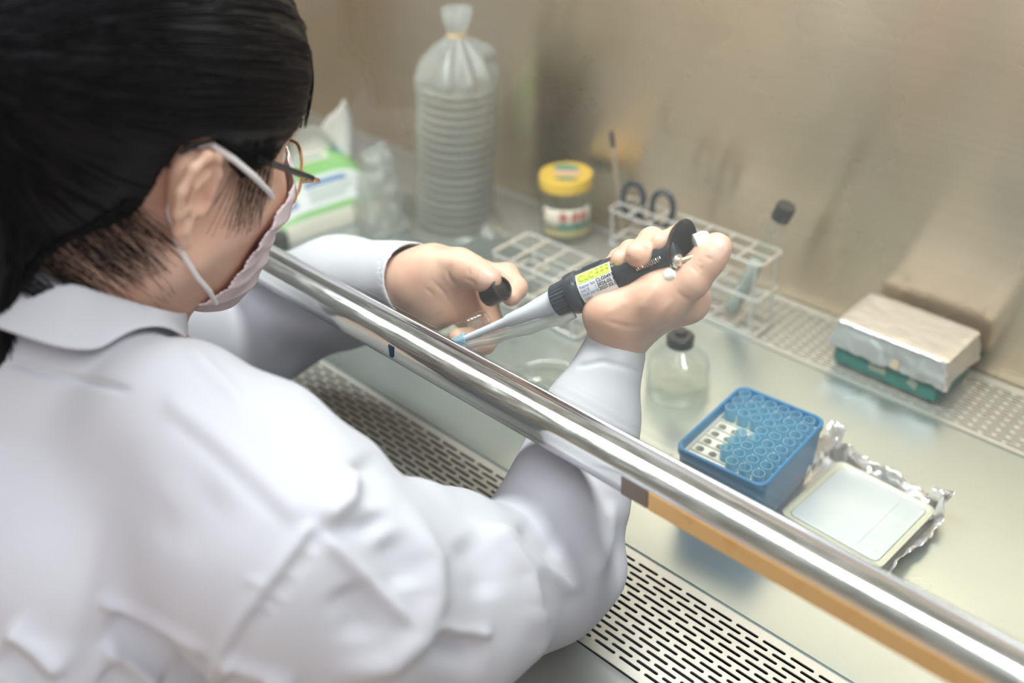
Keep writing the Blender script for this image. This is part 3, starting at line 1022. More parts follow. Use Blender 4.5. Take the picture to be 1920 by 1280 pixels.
def sdf_mesh(ops, vox, lo, hi, B=16):
    """surface nets over sparse blocks -> verts, quads"""
    lo = np.asarray(lo, float)
    nb = np.ceil((np.asarray(hi, float) - lo) / (vox * B)).astype(int)
    F = field(ops)
    g = np.stack(np.meshgrid(*[np.arange(n) for n in nb], indexing='ij'), -1).reshape(-1, 3)
    cen = lo + (g + .5) * vox * B
    hd = vox * B * .5 * 1.7321
    vals = np.array([o[1](cen) for o in ops])
    tot = F(cen)
    act = np.where(np.abs(tot) < hd * 1.5 + .012)[0]
    S = (nb * B + 4).astype(np.int64)

    def key(i, j, k): return ((i + 1) * S[1] + (j + 1)) * S[2] + (k + 1)
    ar = np.arange(B + 1)
    ci, cj, ck = np.meshgrid(ar, ar, ar, indexing='ij')
    off = np.stack([ci, cj, ck], -1).reshape(-1, 3) * vox
    keys, pos, quads = [], [], []
    for a in act:
        base = g[a] * B
        near = {i for i in range(len(ops)) if vals[i, a] < max(tot[a], 0) + 2.4 * hd + max(.03, ops[i][2])}
        if not near: continue
        D = F(lo + base * vox + off, near).reshape(B + 1, B + 1, B + 1)
        if D.min() > 0 or D.max() < 0: continue
        s = D < 0
        # cells
        acc = np.zeros((B, B, B, 3)); cnt = np.zeros((B, B, B))
        for ax in range(3):
            sl0 = [slice(None)] * 3; sl1 = [slice(None)] * 3
            sl0[ax] = slice(0, B); sl1[ax] = slice(1, B + 1)
            d0, d1 = D[tuple(sl0)], D[tuple(sl1)]
            cr = (d0 < 0) != (d1 < 0)
            t = np.where(cr, d0 / np.where(cr, d0 - d1, 1), 0)
            o1, o2 = [x for x in range(3) if x != ax]
            for p in (0, 1):
                for q in (0, 1):
                    ss = [slice(0, B)] * 3
                    ss[o1] = slice(p, B + p); ss[o2] = slice(q, B + q)
                    c_ = cr[tuple(ss)]; t_ = t[tuple(ss)]
                    cnt += c_
                    acc[..., ax] += c_ * t_
                    acc[..., o1] += c_ * p
                    acc[..., o2] += c_ * q
            # faces owned by this block
            ss = [slice(0, B)] * 3
            I = np.argwhere(cr[tuple(ss)])
            if len(I):
                G = I + base
                e1 = np.zeros(3, int); e1[o1] = 1
                e2 = np.zeros(3, int); e2[o2] = 1
                k4 = np.stack([key(*(G - e1 - e2).T), key(*(G - e2).T), key(*G.T), key(*(G - e1).T)], -1)
                inside = s[tuple(I.T)]
                flip = inside if ax != 1 else ~inside
                k4[~flip] = k4[~flip][:, ::-1]
                quads.append(k4)
        M_ = cnt > 0
        I = np.argwhere(M_)
        keys.append(key(*(I + base).T))
        pos.append(lo + (base + I + acc[M_] / cnt[M_][:, None]) * vox)
    keys = np.concatenate(keys); pos = np.concatenate(pos); quads = np.concatenate(quads)
    od = np.argsort(keys)
    keys, pos = keys[od], pos[od]
    ix = np.searchsorted(keys, quads)
    ix = np.clip(ix, 0, len(keys) - 1)
    ok = (keys[ix] == quads).all(1)
    return pos, ix[ok], F


def grad(F, P, e=.001):
    g = np.stack([F(P + np.array(v)) - F(P - np.array(v)) for v in ((e, 0, 0), (0, e, 0), (0, 0, e))], -1)
    return g / (np.linalg.norm(g, axis=1)[:, None] + 1e-9)


def mesh_np(name, V, Q, mats, parent=None, smooth_iter=0):
    me = bpy.data.meshes.new(name)
    me.from_pydata(V.tolist(), [], Q.tolist())
    me.validate()
    if not isinstance(mats, (list, tuple)): mats = [mats]
    for mt in mats: me.materials.append(mt)
    me.shade_smooth()
    o = bpy.data.objects.new(name, me)
    COL.objects.link(o)
    if parent is not None: o.parent = parent
    return o


def relax(V, Q, it=2, w_=.5, mask=None):
    for _ in range(it):
        s = np.zeros_like(V); c = np.zeros(len(V))
        for a, b in ((0, 1), (1, 2), (2, 3), (3, 0)):
            np.add.at(s, Q[:, a], V[Q[:, b]]); np.add.at(s, Q[:, b], V[Q[:, a]])
            np.add.at(c, Q[:, a], 1); np.add.at(c, Q[:, b], 1)
        n = V + w_ * (s / np.maximum(c, 1)[:, None] - V)
        V = n if mask is None else np.where(mask[:, None], n, V)
    return V


def vnormals(V, Q):
    n = np.cross(V[Q[:, 2]] - V[Q[:, 0]], V[Q[:, 3]] - V[Q[:, 1]])
    N = np.zeros_like(V)
    for k in range(4): np.add.at(N, Q[:, k], n)
    return N / (np.linalg.norm(N, axis=1)[:, None] + 1e-12)


def pl_dist(P, pts):
    pts = np.asarray(pts, float)
    best = np.full(len(P), 1e9); par = np.zeros(len(P))
    seg = np.linalg.norm(np.diff(pts, axis=0), axis=1); cum = np.r_[0, np.cumsum(seg)]
    sgn = np.zeros(len(P))
    for i in range(len(pts) - 1):
        a, b = pts[i], pts[i + 1]
        ab = b - a
        t = np.clip(((P - a) @ ab) / (ab @ ab), 0, 1)
        q = P - a - t[:, None] * ab
        d = np.linalg.norm(q, axis=1)
        m_ = d < best
        best[m_] = d[m_]; par[m_] = ((cum[i] + t * seg[i]) / cum[-1])[m_]
        sgn[m_] = np.sign(ab[0] * q[:, 1] - ab[1] * q[:, 0])[m_]
    return best, par, sgn


def chain(ops, pts, k=.006):
    """pts: (point, radius) along a limb"""
    for (a, ra), (b, rb) in zip(pts[:-1], pts[1:]):
        ops.append(('u', rcone(a, b, ra, rb), k))


# ------------------------------------------------------------------ the person: head frame
HF, HR, HU = np.array([-.049, .926, -.375]), np.array([.989, -.007, -.147]), np.array([.138, .378, .915])
HF = nrm(HF); HU = nrm(HU - HF * (HU @ HF)); HR = np.cross(HF, HU)
HO = np.array([-.576, .256, .355])
HS_ = .95
HROT = np.array([HF, HR, HU])


def hp(f, r_, u_): return HO + HS_ * (f * HF + r_ * HR + u_ * HU)


def hell(c, rad, tilt_=0.0):
    rm = HROT
    if tilt_:
        c_, s_ = math.cos(tilt_), math.sin(tilt_)
        rm = np.array([c_ * HF + s_ * HU, HR, -s_ * HF + c_ * HU])
    return ell(hp(*c), np.array(rad) * HS_, rm)


def hcone(a, b, ra, rb): return rcone(hp(*a), hp(*b), ra * HS_, rb * HS_)


NECKB = np.array([-.597, .178, .215])
head = [
    ('u', hell((.0, 0, .045), (.095, .074, .083)), .01),
    ('u', hell((.045, 0, .0), (.050, .062, .085)), .02),
    ('u', hcone((.012, .050, -.050), (.066, .014, -.086), .020, .017), .02),
    ('u', hcone((.012, -.050, -.050), (.066, -.014, -.086), .020, .017), .02),
    ('u', hcone((.070, .008, -.090), (.070, -.008, -.090), .016, .016), .015),
    ('u', hcone((.066, .040, -.014), (.040, .054, -.008), .022, .018), .02),
    ('u', hcone((.066, -.040, -.014), (.040, -.054, -.008), .022, .018), .02),
    ('u', hcone((.035, .046, -.03), (.055, .030, -.066), .024, .020), .02),
    ('u', hcone((.035, -.046, -.03), (.055, -.030, -.066), .024, .020), .02),
    ('u', hcone((.082, .03, .038), (.086, -.03, .038), .013, .013), .015),
    ('u', hcone((.094, 0, .022), (.108, 0, -.018), .007, .010), .012),
    ('u', hcone((.104, .008, -.022), (.104, -.008, -.022), .007, .007), .008),
    ('u', hcone((.090, .012, -.058), (.090, -.012, -.058), .007, .007), .01),
    ('u', hcone((.088, .011, -.068), (.088, -.011, -.068), .007, .007), .008),
    ('s', hell((.094, .032, .016), (.016, .017, .010)), .012),
    ('s', hell((.094, -.032, .016), (.016, .017, .010)), .012),
    ('u', rcone(hp(-.030, 0, -.045), NECKB, .054, .056), .03),
    ('u', rcone(hp(.012, 0, -.075), NECKB + [0, .02, 0], .038, .050), .03),
]
for s in (1, -1):
    # ear: helix rim, antihelix, tragus, lobe around a hollow
    hel = [(.006, .0765, .002), (.006, .078, .016), (.001, .081, .027), (-.009, .0855, .030), (-.019, .0885, .023), (-.023, .0885, .009), (-.019, .085, -.006), (-.012, .081, -.018)]
    chain(head, [(hp(a, s * b, c), .0032 * HS_) for a, b, c in hel], .003)
    head.append(('u', rcone(hp(-.006, s * .070, -.010), hp(-.011, s * .074, .016), .009, .011), .005))
    anti = [(-.003, .0815, .017), (-.012, .0845, .011), (-.012, .083, -.004), (-.006, .080, -.013)]
    chain(head, [(hp(a, s * b, c), .0024 * HS_) for a, b, c in anti], .003)
    head.append(('u', hcone((-.010, s * .079, -.020), (-.005, s * .0775, -.028), .0055, .0050), .005))
    head.append(('u', hcone((.006, s * .0755, -.004), (.003, s * .0765, -.010), .0036, .0030), .003))
    head.append(('s', hell((-.003, s * .0855, .000), (.0065, .0105, .0100)), .003))
    head.append(('s', hell((-.005, s * .0885, .021), (.0065, .0060, .0045)), .003))

# ------------------------------------------------------------------ arms and hands (world positions in metres)
def D(px, py, d): return atd(px, py, d)


RSH, RELB, RWR = D(525, 1040, .57), D(1005, 1070, .735), D(1160, 640, .735)
LSH, LELB, LWR = np.array([-.735, .215, .195]), D(440, 655, .95), D(775, 530, .822)
arms = [
    ('u', rcone(NECKB + [0, -.01, -.02], [-.57, .06, -.10], .075, .095), .03),
    ('u', rcone(RSH, LSH, .045, .045), .03),
    ('u', rcone(RSH, RELB, .042, .034), .02),
    ('u', rcone(RELB, D(1100, 802, .748), .034, .026), .02),
    ('u', rcone(D(1100, 802, .748), RWR, .026, .0148), .02),
    ('u', rcone(LSH, LELB, .036, .030), .02),
    ('u', rcone(LELB, D(520, 590, .945), .030, .028), .02),
    ('u', rcone(D(520, 590, .945), D(640, 548, .915), .028, .026), .02),
    ('u', rcone(D(640, 548, .915), LWR, .026, .0215), .02),
    ('u', rcone([-.57, .06, -.10], [-.57, .02, -.26], .095, .11), .03),
]

# right hand gripping the pipette: (px, py, depth) of each joint
RH = []
RH.append(('u', rcone(RWR, D(1172, 596, .732), .0150, .0190), .012))
RH.append(('u', rcone(D(1172, 600, .735), D(1286, 562, .728), .0195, .0150), .016))       # heel to index knuckle
RH.append(('u', rcone(D(1160, 600, .742), D(1235, 560, .752), .0185, .0150), .018))       # ulnar side of the palm
RH.append(('u', rcone(D(1235, 560, .752), D(1286, 562, .728), .0135, .0140), .012))
RH.append(('u', rcone(D(1163, 590, .718), D(1240, 556, .704), .0175, .0170), .014))       # thenar mound
RH.append(('u', rcone(D(1150, 592, .722), D(1125, 588, .722), .0120, .0100), .014))
RH.append(('u', rcone(D(1240, 556, .704), D(1292, 522, .694), .0165, .0135), .010))
chain(RH, [(D(1295, 524, .694), .0130), (D(1324, 490, .689), .0110), (D(1337, 472, .687), .0102), (D(1345, 463, .686), .0093)], .005)
chain(RH, [(D(1288, 560, .727), .0125), (D(1300, 505, .745), .0098), (D(1270, 448, .728), .0092), (D(1243, 457, .699), .0086)], .0035)
chain(RH, [(D(1265, 560, .748), .0120), (D(1262, 478, .762), .0100), (D(1222, 452, .735), .0096), (D(1198, 477, .700), .0092)], .0035)
chain(RH, [(D(1232, 560, .756), .0115), (D(1222, 490, .768), .0092), (D(1183, 472, .745), .0084), (D(1166, 489, .712), .0082)], .0035)
chain(RH, [(D(1200, 565, .756), .0105), (D(1192, 505, .765), .0080), (D(1160, 484, .750), .0068), (D(1148, 496, .726), .0064)], .0035)

# left hand: palm turned to the camera, cap pinched above, tube held below
LH = []
LH.append(('u', rcone(LWR, D(805, 535, .822), .0215, .0225), .014))
LH.append(('u', rcone(D(812, 515, .822), D(897, 515, .838), .0215, .0135), .016))
LH.append(('u', rcone(D(812, 555, .828), D(895, 572, .842), .0205, .0140), .016))
LH.append(('u', rcone(D(805, 575, .828), D(880, 592, .840), .0160, .0130), .014))
LH.append(('u', rcone(D(820, 506, .812), D(862, 502, .803), .0180, .0150), .012))
chain(LH, [(D(858, 502, .803), .0148), (D(886, 510, .798), .0122), (D(906, 520, .795), .0100), (D(920, 524, .794), .0086)], .005)
chain(LH, [(D(900, 518, .836), .0118), (D(950, 517, .833), .0100), (D(968, 540, .818), .0086), (D(958, 556, .806), .0076)], .004)
chain(LH, [(D(905, 548, .840), .0118), (D(918, 600, .842), .0098), (D(897, 630, .822), .0084), (D(858, 633, .806), .0076)], .004)
chain(LH, [(D(895, 578, .842), .0112), (D(924, 620, .838), .0094), (D(908, 644, .812), .0082), (D(884, 646, .802), .0076)], .004)
chain(LH, [(D(885, 588, .842), .0100), (D(912, 640, .842), .0080), (D(896, 655, .828), .0070), (D(880, 652, .818), .0064)], .004)

skin = add_noise(principled('skin', (0.75, 0.485, 0.36), 0.48, Subsurface_Weight=0.12, Subsurface_Scale=0.01), (45, 45, 45), col=(0.70, 0.40, 0.29), lo=.40, hi=.75)
skin = add_noise(skin, (420, 420, 420), bump=.12, dist=.0006)
skin.node_tree.nodes['Principled BSDF'].inputs['Subsurface Radius'].default_value = (1.0, 0.4, 0.25)
nail = principled('fingernail', (0.80, 0.52, 0.42), 0.28)
MAT['skin'] = skin
bops = head + arms + RH + LH
V, Q, FB = sdf_mesh(bops, .0014, (-.82, -.13, -.40), (-.24, .60, .50))
V = relax(V, Q, 1, .4)
print('body verts', len(V))
# creases of the hands and the neck
pj = project(V); Nk = vnormals(V, Q)
fc_ = np.clip((((CAM - V) / np.linalg.norm(CAM - V, axis=1)[:, None] * Nk).sum(1) + .02) / .2, 0, 1)
hand = (V[:, 1] > .40)
for pts, w_, h in (
        ([(1296, 498), (1304, 505), (1310, 514)], 3.2, -.0007), ([(1301, 492), (1310, 500), (1317, 508)], 3.0, -.0007), ([(1306, 487), (1315, 494)], 3, -.0006),
        ([(1322, 480), (1331, 486), (1338, 484)], 3, -.0005), ([(1268, 545), (1285, 560), (1300, 562)], 4, -.0006), ([(1130, 600), (1175, 612), (1220, 612)], 4, -.0005),
        ([(1240, 530), (1215, 560), (1200, 590)], 9, .0009), ([(1262, 560), (1235, 590), (1218, 615)], 7, .0008), ([(1185, 560), (1150, 580), (1128, 588)], 8, .0007),
        ([(1206, 462), (1214, 468), (1218, 476)], 3, -.0006), ([(1176, 478), (1180, 486)], 3, -.0005), ([(1192, 485), (1205, 486)], 4, .0004),
        ([(838, 500), (842, 520), (856, 536), (880, 540)], 3.4, -.0009), ([(805, 520), (830, 545), (852, 575), (858, 600)], 3.2, -.0008), ([(868, 520), (882, 526), (896, 536)], 3, -.0007),
        ([(795, 540), (806, 546), (815, 556)], 3, -.0006), ([(825, 585), (815, 598), (806, 606)], 3, -.0008), ([(876, 520), (880, 512), (878, 500)], 3, -.0006),
        ([(950, 520), (956, 526), (960, 534)], 3, -.0006), ([(890, 640), (898, 634), (902, 626)], 3, -.0006), ([(815, 485), (840, 490), (862, 492)], 10, .0008)):
    d_, t_, s_ = pl_dist(pj[:, :2], pts)
    tap = np.clip(np.minimum(t_, 1 - t_) / .25, 0, 1)
    V = V + Nk * (h * np.exp(-(d_ / w_) ** 2) * tap * fc_ * hand)[:, None]
person = mesh_np('person', V, Q, [skin, nail])
tag(person, 'person in white lab coat and pink mask bending over the bench and pipetting', 'person')
# nails by region
cen = V[Q].mean(1)
Nn = vnormals(V, Q)[Q].mean(1)
for (pc, dirn, ra) in ((D(1341, 465, .680), nrm(-FW + .9 * RT - .1 * UP), .0080), (D(913, 518, .785), nrm(-FW + UP * .6), .006), (D(884, 655, .797), nrm(-FW - UP * .5), .005)):
    d_ = np.linalg.norm(cen - pc, axis=1)
    sel = np.where((d_ < ra) & (Nn @ dirn > .5))[0]
    for i in sel: person.data.polygons[int(i)].material_index = 1

# ------------------------------------------------------------------ lab coat
cloth = add_noise(principled('white_coat_cotton', (0.635, 0.645, 0.69), 0.85), (900, 900, 900), bump=.06, dist=.0003)
CUFR, CUFL = D(1158, 640, .735), D(783, 527, .822)
coat = [
    ('u', rcone(NECKB + [.01, -.01, .0], [-.56, .035, -.06], .082, .135), .04),
    ('u', rcone([-.50, .13, .145], [-.465, .035, -.06], .085, .125), .05),
    ('u', rcone([-.66, .14, .145], [-.66, .035, -.06], .080, .125), .05),
    ('u', rcone(D(330, 800, .60), RSH, .052, .062), .04),
    ('u', rcone(NECKB, LSH, .055, .060), .04),
    ('u', rcone([-.590, .175, .245], NECKB, .058, .075), .04),
    ('u', rcone(RSH, D(640, 1110, .595), .064, .062), .03),
    ('u', rcone(D(640, 1110, .595), D(820, 1130, .655), .062, .060), .03),
    ('u', rcone(D(820, 1130, .655), RELB, .060, .050), .03),
    ('u', rcone(RELB, D(1062, 935, .735), .049, .0410), .02),
    ('u', rcone(D(1062, 935, .735), D(1100, 802, .748), .0405, .0335), .02),
    ('u', rcone(D(1100, 802, .748), CUFR, .0335, .0215), .02),
    ('u', rcone(LSH, LELB, .058, .050), .03),
    ('u', rcone(LELB, D(520, 590, .945), .050, .0505), .02),
    ('u', rcone(D(520, 590, .945), D(640, 548, .915), .0505, .046), .02),
    ('u', rcone(D(640, 548, .915), CUFL, .047, .0315), .02),
    ('u', rcone([-.56, .03, -.06], [-.56, -.02, -.30], .135, .15), .04),
    ('u', rcone(D(590, 985, .565), D(664, 876, .605), .010, .015), .022),
    ('u', rcone(D(730, 1010, .61), D(775, 965, .635), .016, .014), .03),
    ('u', rcone(D(840, 1030, .655), D(850, 985, .665), .014, .014), .03),
    ('u', rcone(D(560, 880, .575), D(530, 800, .60), .016, .018), .04),
    ('u', rcone(D(1075, 1080, .715), D(1128, 1075, .725), .022, .012), .03),
]
ar_ = nrm(CUFR - D(1100, 802, .748)); al_ = nrm(CUFL - D(640, 548, .915))
coat += [('s', inter(half(CUFR, -ar_), rcone(CUFR, CUFR + ar_ * .05, .05, .05)), .001), ('s', rcone(CUFR - ar_ * .03, CUFR + ar_ * .03, .0203, .0157), .001),
         ('s', inter(half(CUFL, -al_), rcone(CUFL, CUFL + al_ * .05, .06, .06)), .001), ('s', rcone(CUFL - al_ * .03, CUFL + al_ * .03, .0300, .0285), .001)]
V, Q, FC = sdf_mesh(coat, .0021, (-.90, -.20, -.50), (-.24, .60, .36))
V = relax(V, Q, 3, .5)
N = vnormals(V, Q)
pr_ = project(V)
face_cam = ((CAM - V) / np.linalg.norm(CAM - V, axis=1)[:, None] * N).sum(1)
wgt = np.clip((face_cam + .05) / .25, 0, 1)


STROKES = []      # (points, width px, height m, taper, kind)
def st(pts, w_, h, taper=.25, kind='g'): STROKES.append((pts, w_, h, taper, kind))


# shoulder seam welt, arm-hole seam, sleeve folds, back folds
st([(300, 735), (400, 812), (500, 902), (582, 985)], 22, .0030, .12)
st([(300, 775), (395, 852), (480, 935), (560, 1010)], 12, -.0006, .2)
st([(588, 975), (540, 1040), (490, 1105), (445, 1165), (405, 1240), (395, 1300)], 9, .0042, .08, 'e')
st([(610, 985), (565, 1050), (515, 1120), (470, 1180), (430, 1250)], 14, -.0030, .1)
for (a, b) in (((555, 1025), (600, 1045)), ((520, 1072), (565, 1085)), ((490, 1110), (545, 1130)), ((455, 1085), (505, 1095)), ((470, 1130), (520, 1150))):
    st([a, b], 8, .0012, .3)
st([(590, 990), (660, 1060), (740, 1140), (780, 1185)], 9, .0050, .2, 'e')
st([(640, 1090), (670, 1150), (680, 1210)], 38, -.0060, .3)
st([(600, 985), (650, 940), (668, 870)], 14, .0085, .2, 'e')
st([(668, 850), (690, 900), (700, 960)], 26, -.0050, .3)
st([(605, 985), (680, 990), (740, 960)], 18, -.0050, .3)
st([(745, 930), (775, 985), (808, 1050), (812, 1120), (790, 1190), (730, 1240), (600, 1270)], 24, .0070, .25)
st([(720, 1000), (750, 1060), (765, 1110)], 30, -.0050, .3)
st([(870, 965), (905, 985), (940, 1020), (985, 1075), (1002, 1130), (1005, 1200)], 11, .0060, .3, 'e')
st([(860, 1000), (900, 1060), (920, 1130)], 28, -.0045, .3)
st([(905, 975), (955, 1010), (1010, 1065), (1060, 1100), (1100, 1108)], 12, .0055, .2, 'e')
st([(960, 985), (1010, 1020), (1060, 1040)], 30, -.0035, .3)
st([(985, 930), (1040, 925), (1120, 880)], 40, .0025, .3)
st([(1120, 1090), (1138, 1010), (1150, 930)], 10, .0040, .25, 'e')
st([(800, 1170), (860, 1185), (930, 1190)], 9, .0050, .2, 'e')
st([(790, 1200), (850, 1215), (920, 1225)], 28, -.0090, .3)
st([(1010, 1130), (1015, 1200), (1005, 1280)], 10, .0035, .2, 'e')
st([(170, 1122), (250, 1145), (330, 1190), (405, 1232)], 10, .0085, .2, 'e')
st([(190, 1150), (265, 1175), (335, 1215), (390, 1250)], 30, -.0070, .2)
st([(185, 1205), (240, 1240), (300, 1290)], 14, .0100, .2, 'e')
st([(195, 1250), (230, 1280), (260, 1310)], 30, -.0065, .2)
st([(10, 1170), (70, 1220), (120, 1275)], 16, .0090, .2, 'e')
st([(0, 1210), (50, 1250), (90, 1300)], 28, -.0065, .2)
st([(405, 1235), (480, 1255), (560, 1290)], 10, .0085, .2, 'e')
st([(420, 1262), (500, 1290)], 28, -.0065, .2)
st([(0, 672), (80, 695), (170, 715), (255, 735)], 7, -.0030, .15)
st([(340, 640), (400, 700), (470, 770)], 16, .0030, .3)
st([(250, 1000), (340, 980), (430, 900)], 60, -.0030, .3)
# left sleeve
st([(470, 560), (520, 600), (600, 620), (660, 600)], 30, .0035, .3)
st([(520, 640), (560, 680), (640, 640)], 26, -.0030, .3)
# right cuff seam
st([(1078, 688), (1130, 678), (1180, 690), (1206, 702)], 4, -.0012, .1)
dsp = np.zeros(len(V))
for pts, w_, h, tp_, kd in STROKES:
    d_, t_, s_ = pl_dist(pr_[:, :2], pts)
    tap = np.clip(np.minimum(t_, 1 - t_) / tp_, 0, 1)
    tap = tap * tap * (3 - 2 * tap)
    prof_ = np.exp(-(d_ / w_) ** 2) if kd == 'g' else (1 + (d_ / (1.5 * w_)) ** 2) ** -1.5
    dsp += h * prof_ * tap
# pocket of slack cloth at the top of the sleeve
V = V + N * (dsp * wgt)[:, None]
nz_ = np.array([mnoise.noise(Vector(p * 22)) + .4 * mnoise.noise(Vector(p * 48)) for p in V])
V = V + N * (nz_ * .0008)[:, None]
V = relax(V, Q, 1, .35)
coat_o = mesh_np('lab_coat', V, Q, cloth, person)


# folded collar around the neck
def ring_pts(c, ax, rx, ry, front, n=56, a0=0, a1=2 * PI):
    ax = nrm(ax); fx = nrm(front - ax * (front @ ax)); sx = np.cross(fx, ax)
    return [c + rx * math.cos(a) * sx + ry * math.sin(a) * fx for a in np.linspace(a0, a1, n)]


CC, nax = np.array([-.587, .205, .282]), nrm([-.106, .677, .8])
rows = []
for (h_, rx) in ((-.016, .060), (-.006, .0625), (.000, .0645), (.0018, .0665), (-.001, .0690), (-.008, .0725), (-.017, .0765), (-.026, .081), (-.033, .085)):
    rows.append(ring_pts(CC + nax * h_, nax, rx, rx, np.array([0, 1.0, 0]), 60, PI / 2 + .25, 2.5 * PI - .25))
for i_ in range(4, len(rows)):
    for j_ in range(60):
        k_ = min(1.0, .12 + 1.5 * min(j_, 59 - j_) / 30)
        rows[i_][j_] = rows[3][j_] + (rows[i_][j_] - rows[3][j_]) * k_
for i_ in range(4, len(rows)):
    Pk = np.array(rows[i_])
    for _ in range(3):
        d_ = FC(Pk)
        Pk = np.where((d_ < .0042)[:, None], Pk - grad(FC, Pk) * (d_ - .0042)[:, None], Pk)
    rows[i_] = list(Pk)
m = MB()
nn = len(rows[0])
m.add([p for r_ in rows for p in r_], [(i * nn + j, i * nn + j + 1, (i + 1) * nn + j + 1, (i + 1) * nn + j) for i in range(len(rows) - 1) for j in range(nn - 1)])
m.build('collar', cloth, coat_o, angle=80, solid=.0016, sub=1)

# ------------------------------------------------------------------ hair
hairm = principled('black_hair', (0.0045, 0.0042, 0.0055), 0.46, spec=0.18)
hairm = add_noise(hairm, (60, 60, 60), rough=(.40, .55))


def poly2d(P, poly):
    """signed distance to a polygon in the head's side plane (negative inside), metres"""
    q = (P - HO) / HS_
    x = np.stack([q @ HF, q @ HU], -1)
    d = np.full(len(P), 1e9); ins = np.zeros(len(P), bool)
    n_ = len(poly)
    for i in range(n_):
        a, b = np.array(poly[i]), np.array(poly[(i + 1) % n_])
        e = b - a
        w0 = x - a
        t = np.clip((w0 @ e) / (e @ e), 0, 1)
        d = np.minimum(d, np.linalg.norm(w0 - t[:, None] * e, axis=1))
        c1 = (a[1] > x[:, 1]) != (b[1] > x[:, 1])
        with np.errstate(divide='ignore', invalid='ignore'):
            ins ^= c1 & (x[:, 0] < (b[0] - a[0]) * (x[:, 1] - a[1]) / (b[1] - a[1] if b[1] != a[1] else 1e-9) + a[0])
    return np.where(ins, -d, d) * HS_


HP = [(.135, .20), (.110, .085), (.086, .060), (.076, .044), (.064, .034), (.052, .014), (.036, .004), (.020, .020), (.012, .034), (-.006, .040), (-.022, .034), (-.028, .016), (-.030, -.010), (-.040, -.034), (-.060, -.062), (-.080, -.085), (-.12, -.12), (-.25, -.10), (-.25, .20)]
hair_ops = [
    ('u', inter(lambda P: smin(hell((-.004, 0, .048), (.103, .0845, .092))(P), hell((.040, 0, .060), (.058, .068, .064))(P), .02), lambda P: poly2d(P, HP)), .004),
    ('u', inter(hell((-.060, 0, .010), (.056, .066, .075)), lambda P: poly2d(P, HP)), .02),
    ('u', hcone((-.085, .0, .050), (-.118, 0, .035), .038, .036), .03),
    ('u', hcone((-.118, .0, .030), (-.112, .012, -.05), .034, .034), .03),
    ('u', hcone((-.112, .012, -.05), (-.092, .03, -.12), .034, .024), .03),
]
V, Q, FH = sdf_mesh(hair_ops, .0024, HO - .22, HO + .22)
V = relax(V, Q, 2, .5)
# combed relief running back towards the clip
CL = hp(-.125, .0, .045)
dv = (V - CL); ax_ = nrm(HF)
ang = np.arctan2(dv @ HU, dv @ HR)
Nv = vnormals(V, Q)
rel = np.array([mnoise.noise(Vector((a * 16, float(np.linalg.norm(d)) * 9, 0))) + .5 * mnoise.noise(Vector((a * 40, float(np.linalg.norm(d)) * 9, 4))) for a, d in zip(ang, dv)])
V = V + Nv * (rel * .0013)[:, None]
hair = mesh_np('hair', V, Q, hairm, person)
# strands
FHf = FH


NS, NT = 900, 16
seed = V[rng.integers(0, len(V), NS * 3)]
sf = (seed - HO) @ HF / HS_
seed = seed[(sf > -.09)][:NS]
P = seed.copy(); path = [P.copy()]
step = .0065
jit = rng.normal(0, .25, (len(P), 3))
for k in range(NT - 1):
    g = grad(FHf, P)
    t = CL - P + jit * .03
    t = t - g * (t * g).sum(1)[:, None]
    t /= np.linalg.norm(t, axis=1)[:, None] + 1e-9
    P = P + t * step
    P = P - grad(FHf, P) * (FHf(P) - .0006 - .0012 * np.abs(jit[:, :1]).ravel())[:, None]
    path.append(P.copy())
path = np.stack(path, 1)
m = MB()
for s_ in range(len(path)):
    m.tube(path[s_], list(np.r_[.0002, np.full(NT - 2, .00042), .0002]), 4)
hs = m.build('hair_strands', hairm, hair, angle=180)
tag(hs, kind='stuff')
# loose wisps: nape, fringe and temple
m = MB()
def wisp(p0, p1, p2, n=9, r0=.00028):
    pts = [np.array(p0) * (1 - t) ** 2 + 2 * np.array(p1) * t * (1 - t) + np.array(p2) * t * t for t in np.linspace(0, 1, n)]
    m.tube(pts, list(np.linspace(r0, .0001, n)), 4)
def onhair(p, off=.0008):
    p = np.array([p])
    for _ in range(3): p = p - grad(FHf, p) * (FHf(p) - off)[:, None]
    return p[0]


FSK = field(head)
def onskin(p, off=.0012):
    p = np.array([p])
    for _ in range(3): p = p - grad(FSK, p) * (FSK(p) - off)[:, None]
    return p[0]


for i in range(260):                                   # soft nape line
    k = rng.random()
    f0, u0_ = -.030 - .050 * k, -.016 - .062 * k
    a = onhair(hp(f0 - .010, .075 - .03 * k, u0_ + .010))
    c = onskin(hp(f0 + .010 + .030 * rng.random(), .075, u0_ - .006 - .022 * rng.random()))
    if rng.random() < .12: c = onskin(c + HF * .02 - HU * .02)
    wisp(a, (a + c) / 2 + HR * .003, c, r0=.00022)
for i in range(220):                                   # fringe combed back from the forehead
    r0 = -.05 + .115 * rng.random()
    a = onhair(hp(.12, r0, .085 + .02 * rng.random())); c = onskin(hp(.12, r0 + .006 * rng.normal(), .035 + .035 * rng.random()), .002 + .003 * rng.random())
    wisp(a, (a + c) / 2 + HF * .004, c, r0=.00024)
for i in range(70):                                   # short hair in front of the ear
    f0 = .018 + .034 * rng.random()
    a = onhair(hp(f0, .09, .030 + .010 * rng.random())); c = onskin(hp(f0 + .004 + .008 * rng.normal(), .09, -.004 - .026 * rng.random()))
    wisp(a, (a + c) / 2 + HR * .001, c, r0=.0002)
ws_ = m.build('loose_strands', hairm, hair, angle=180)
tag(ws_, kind='stuff')
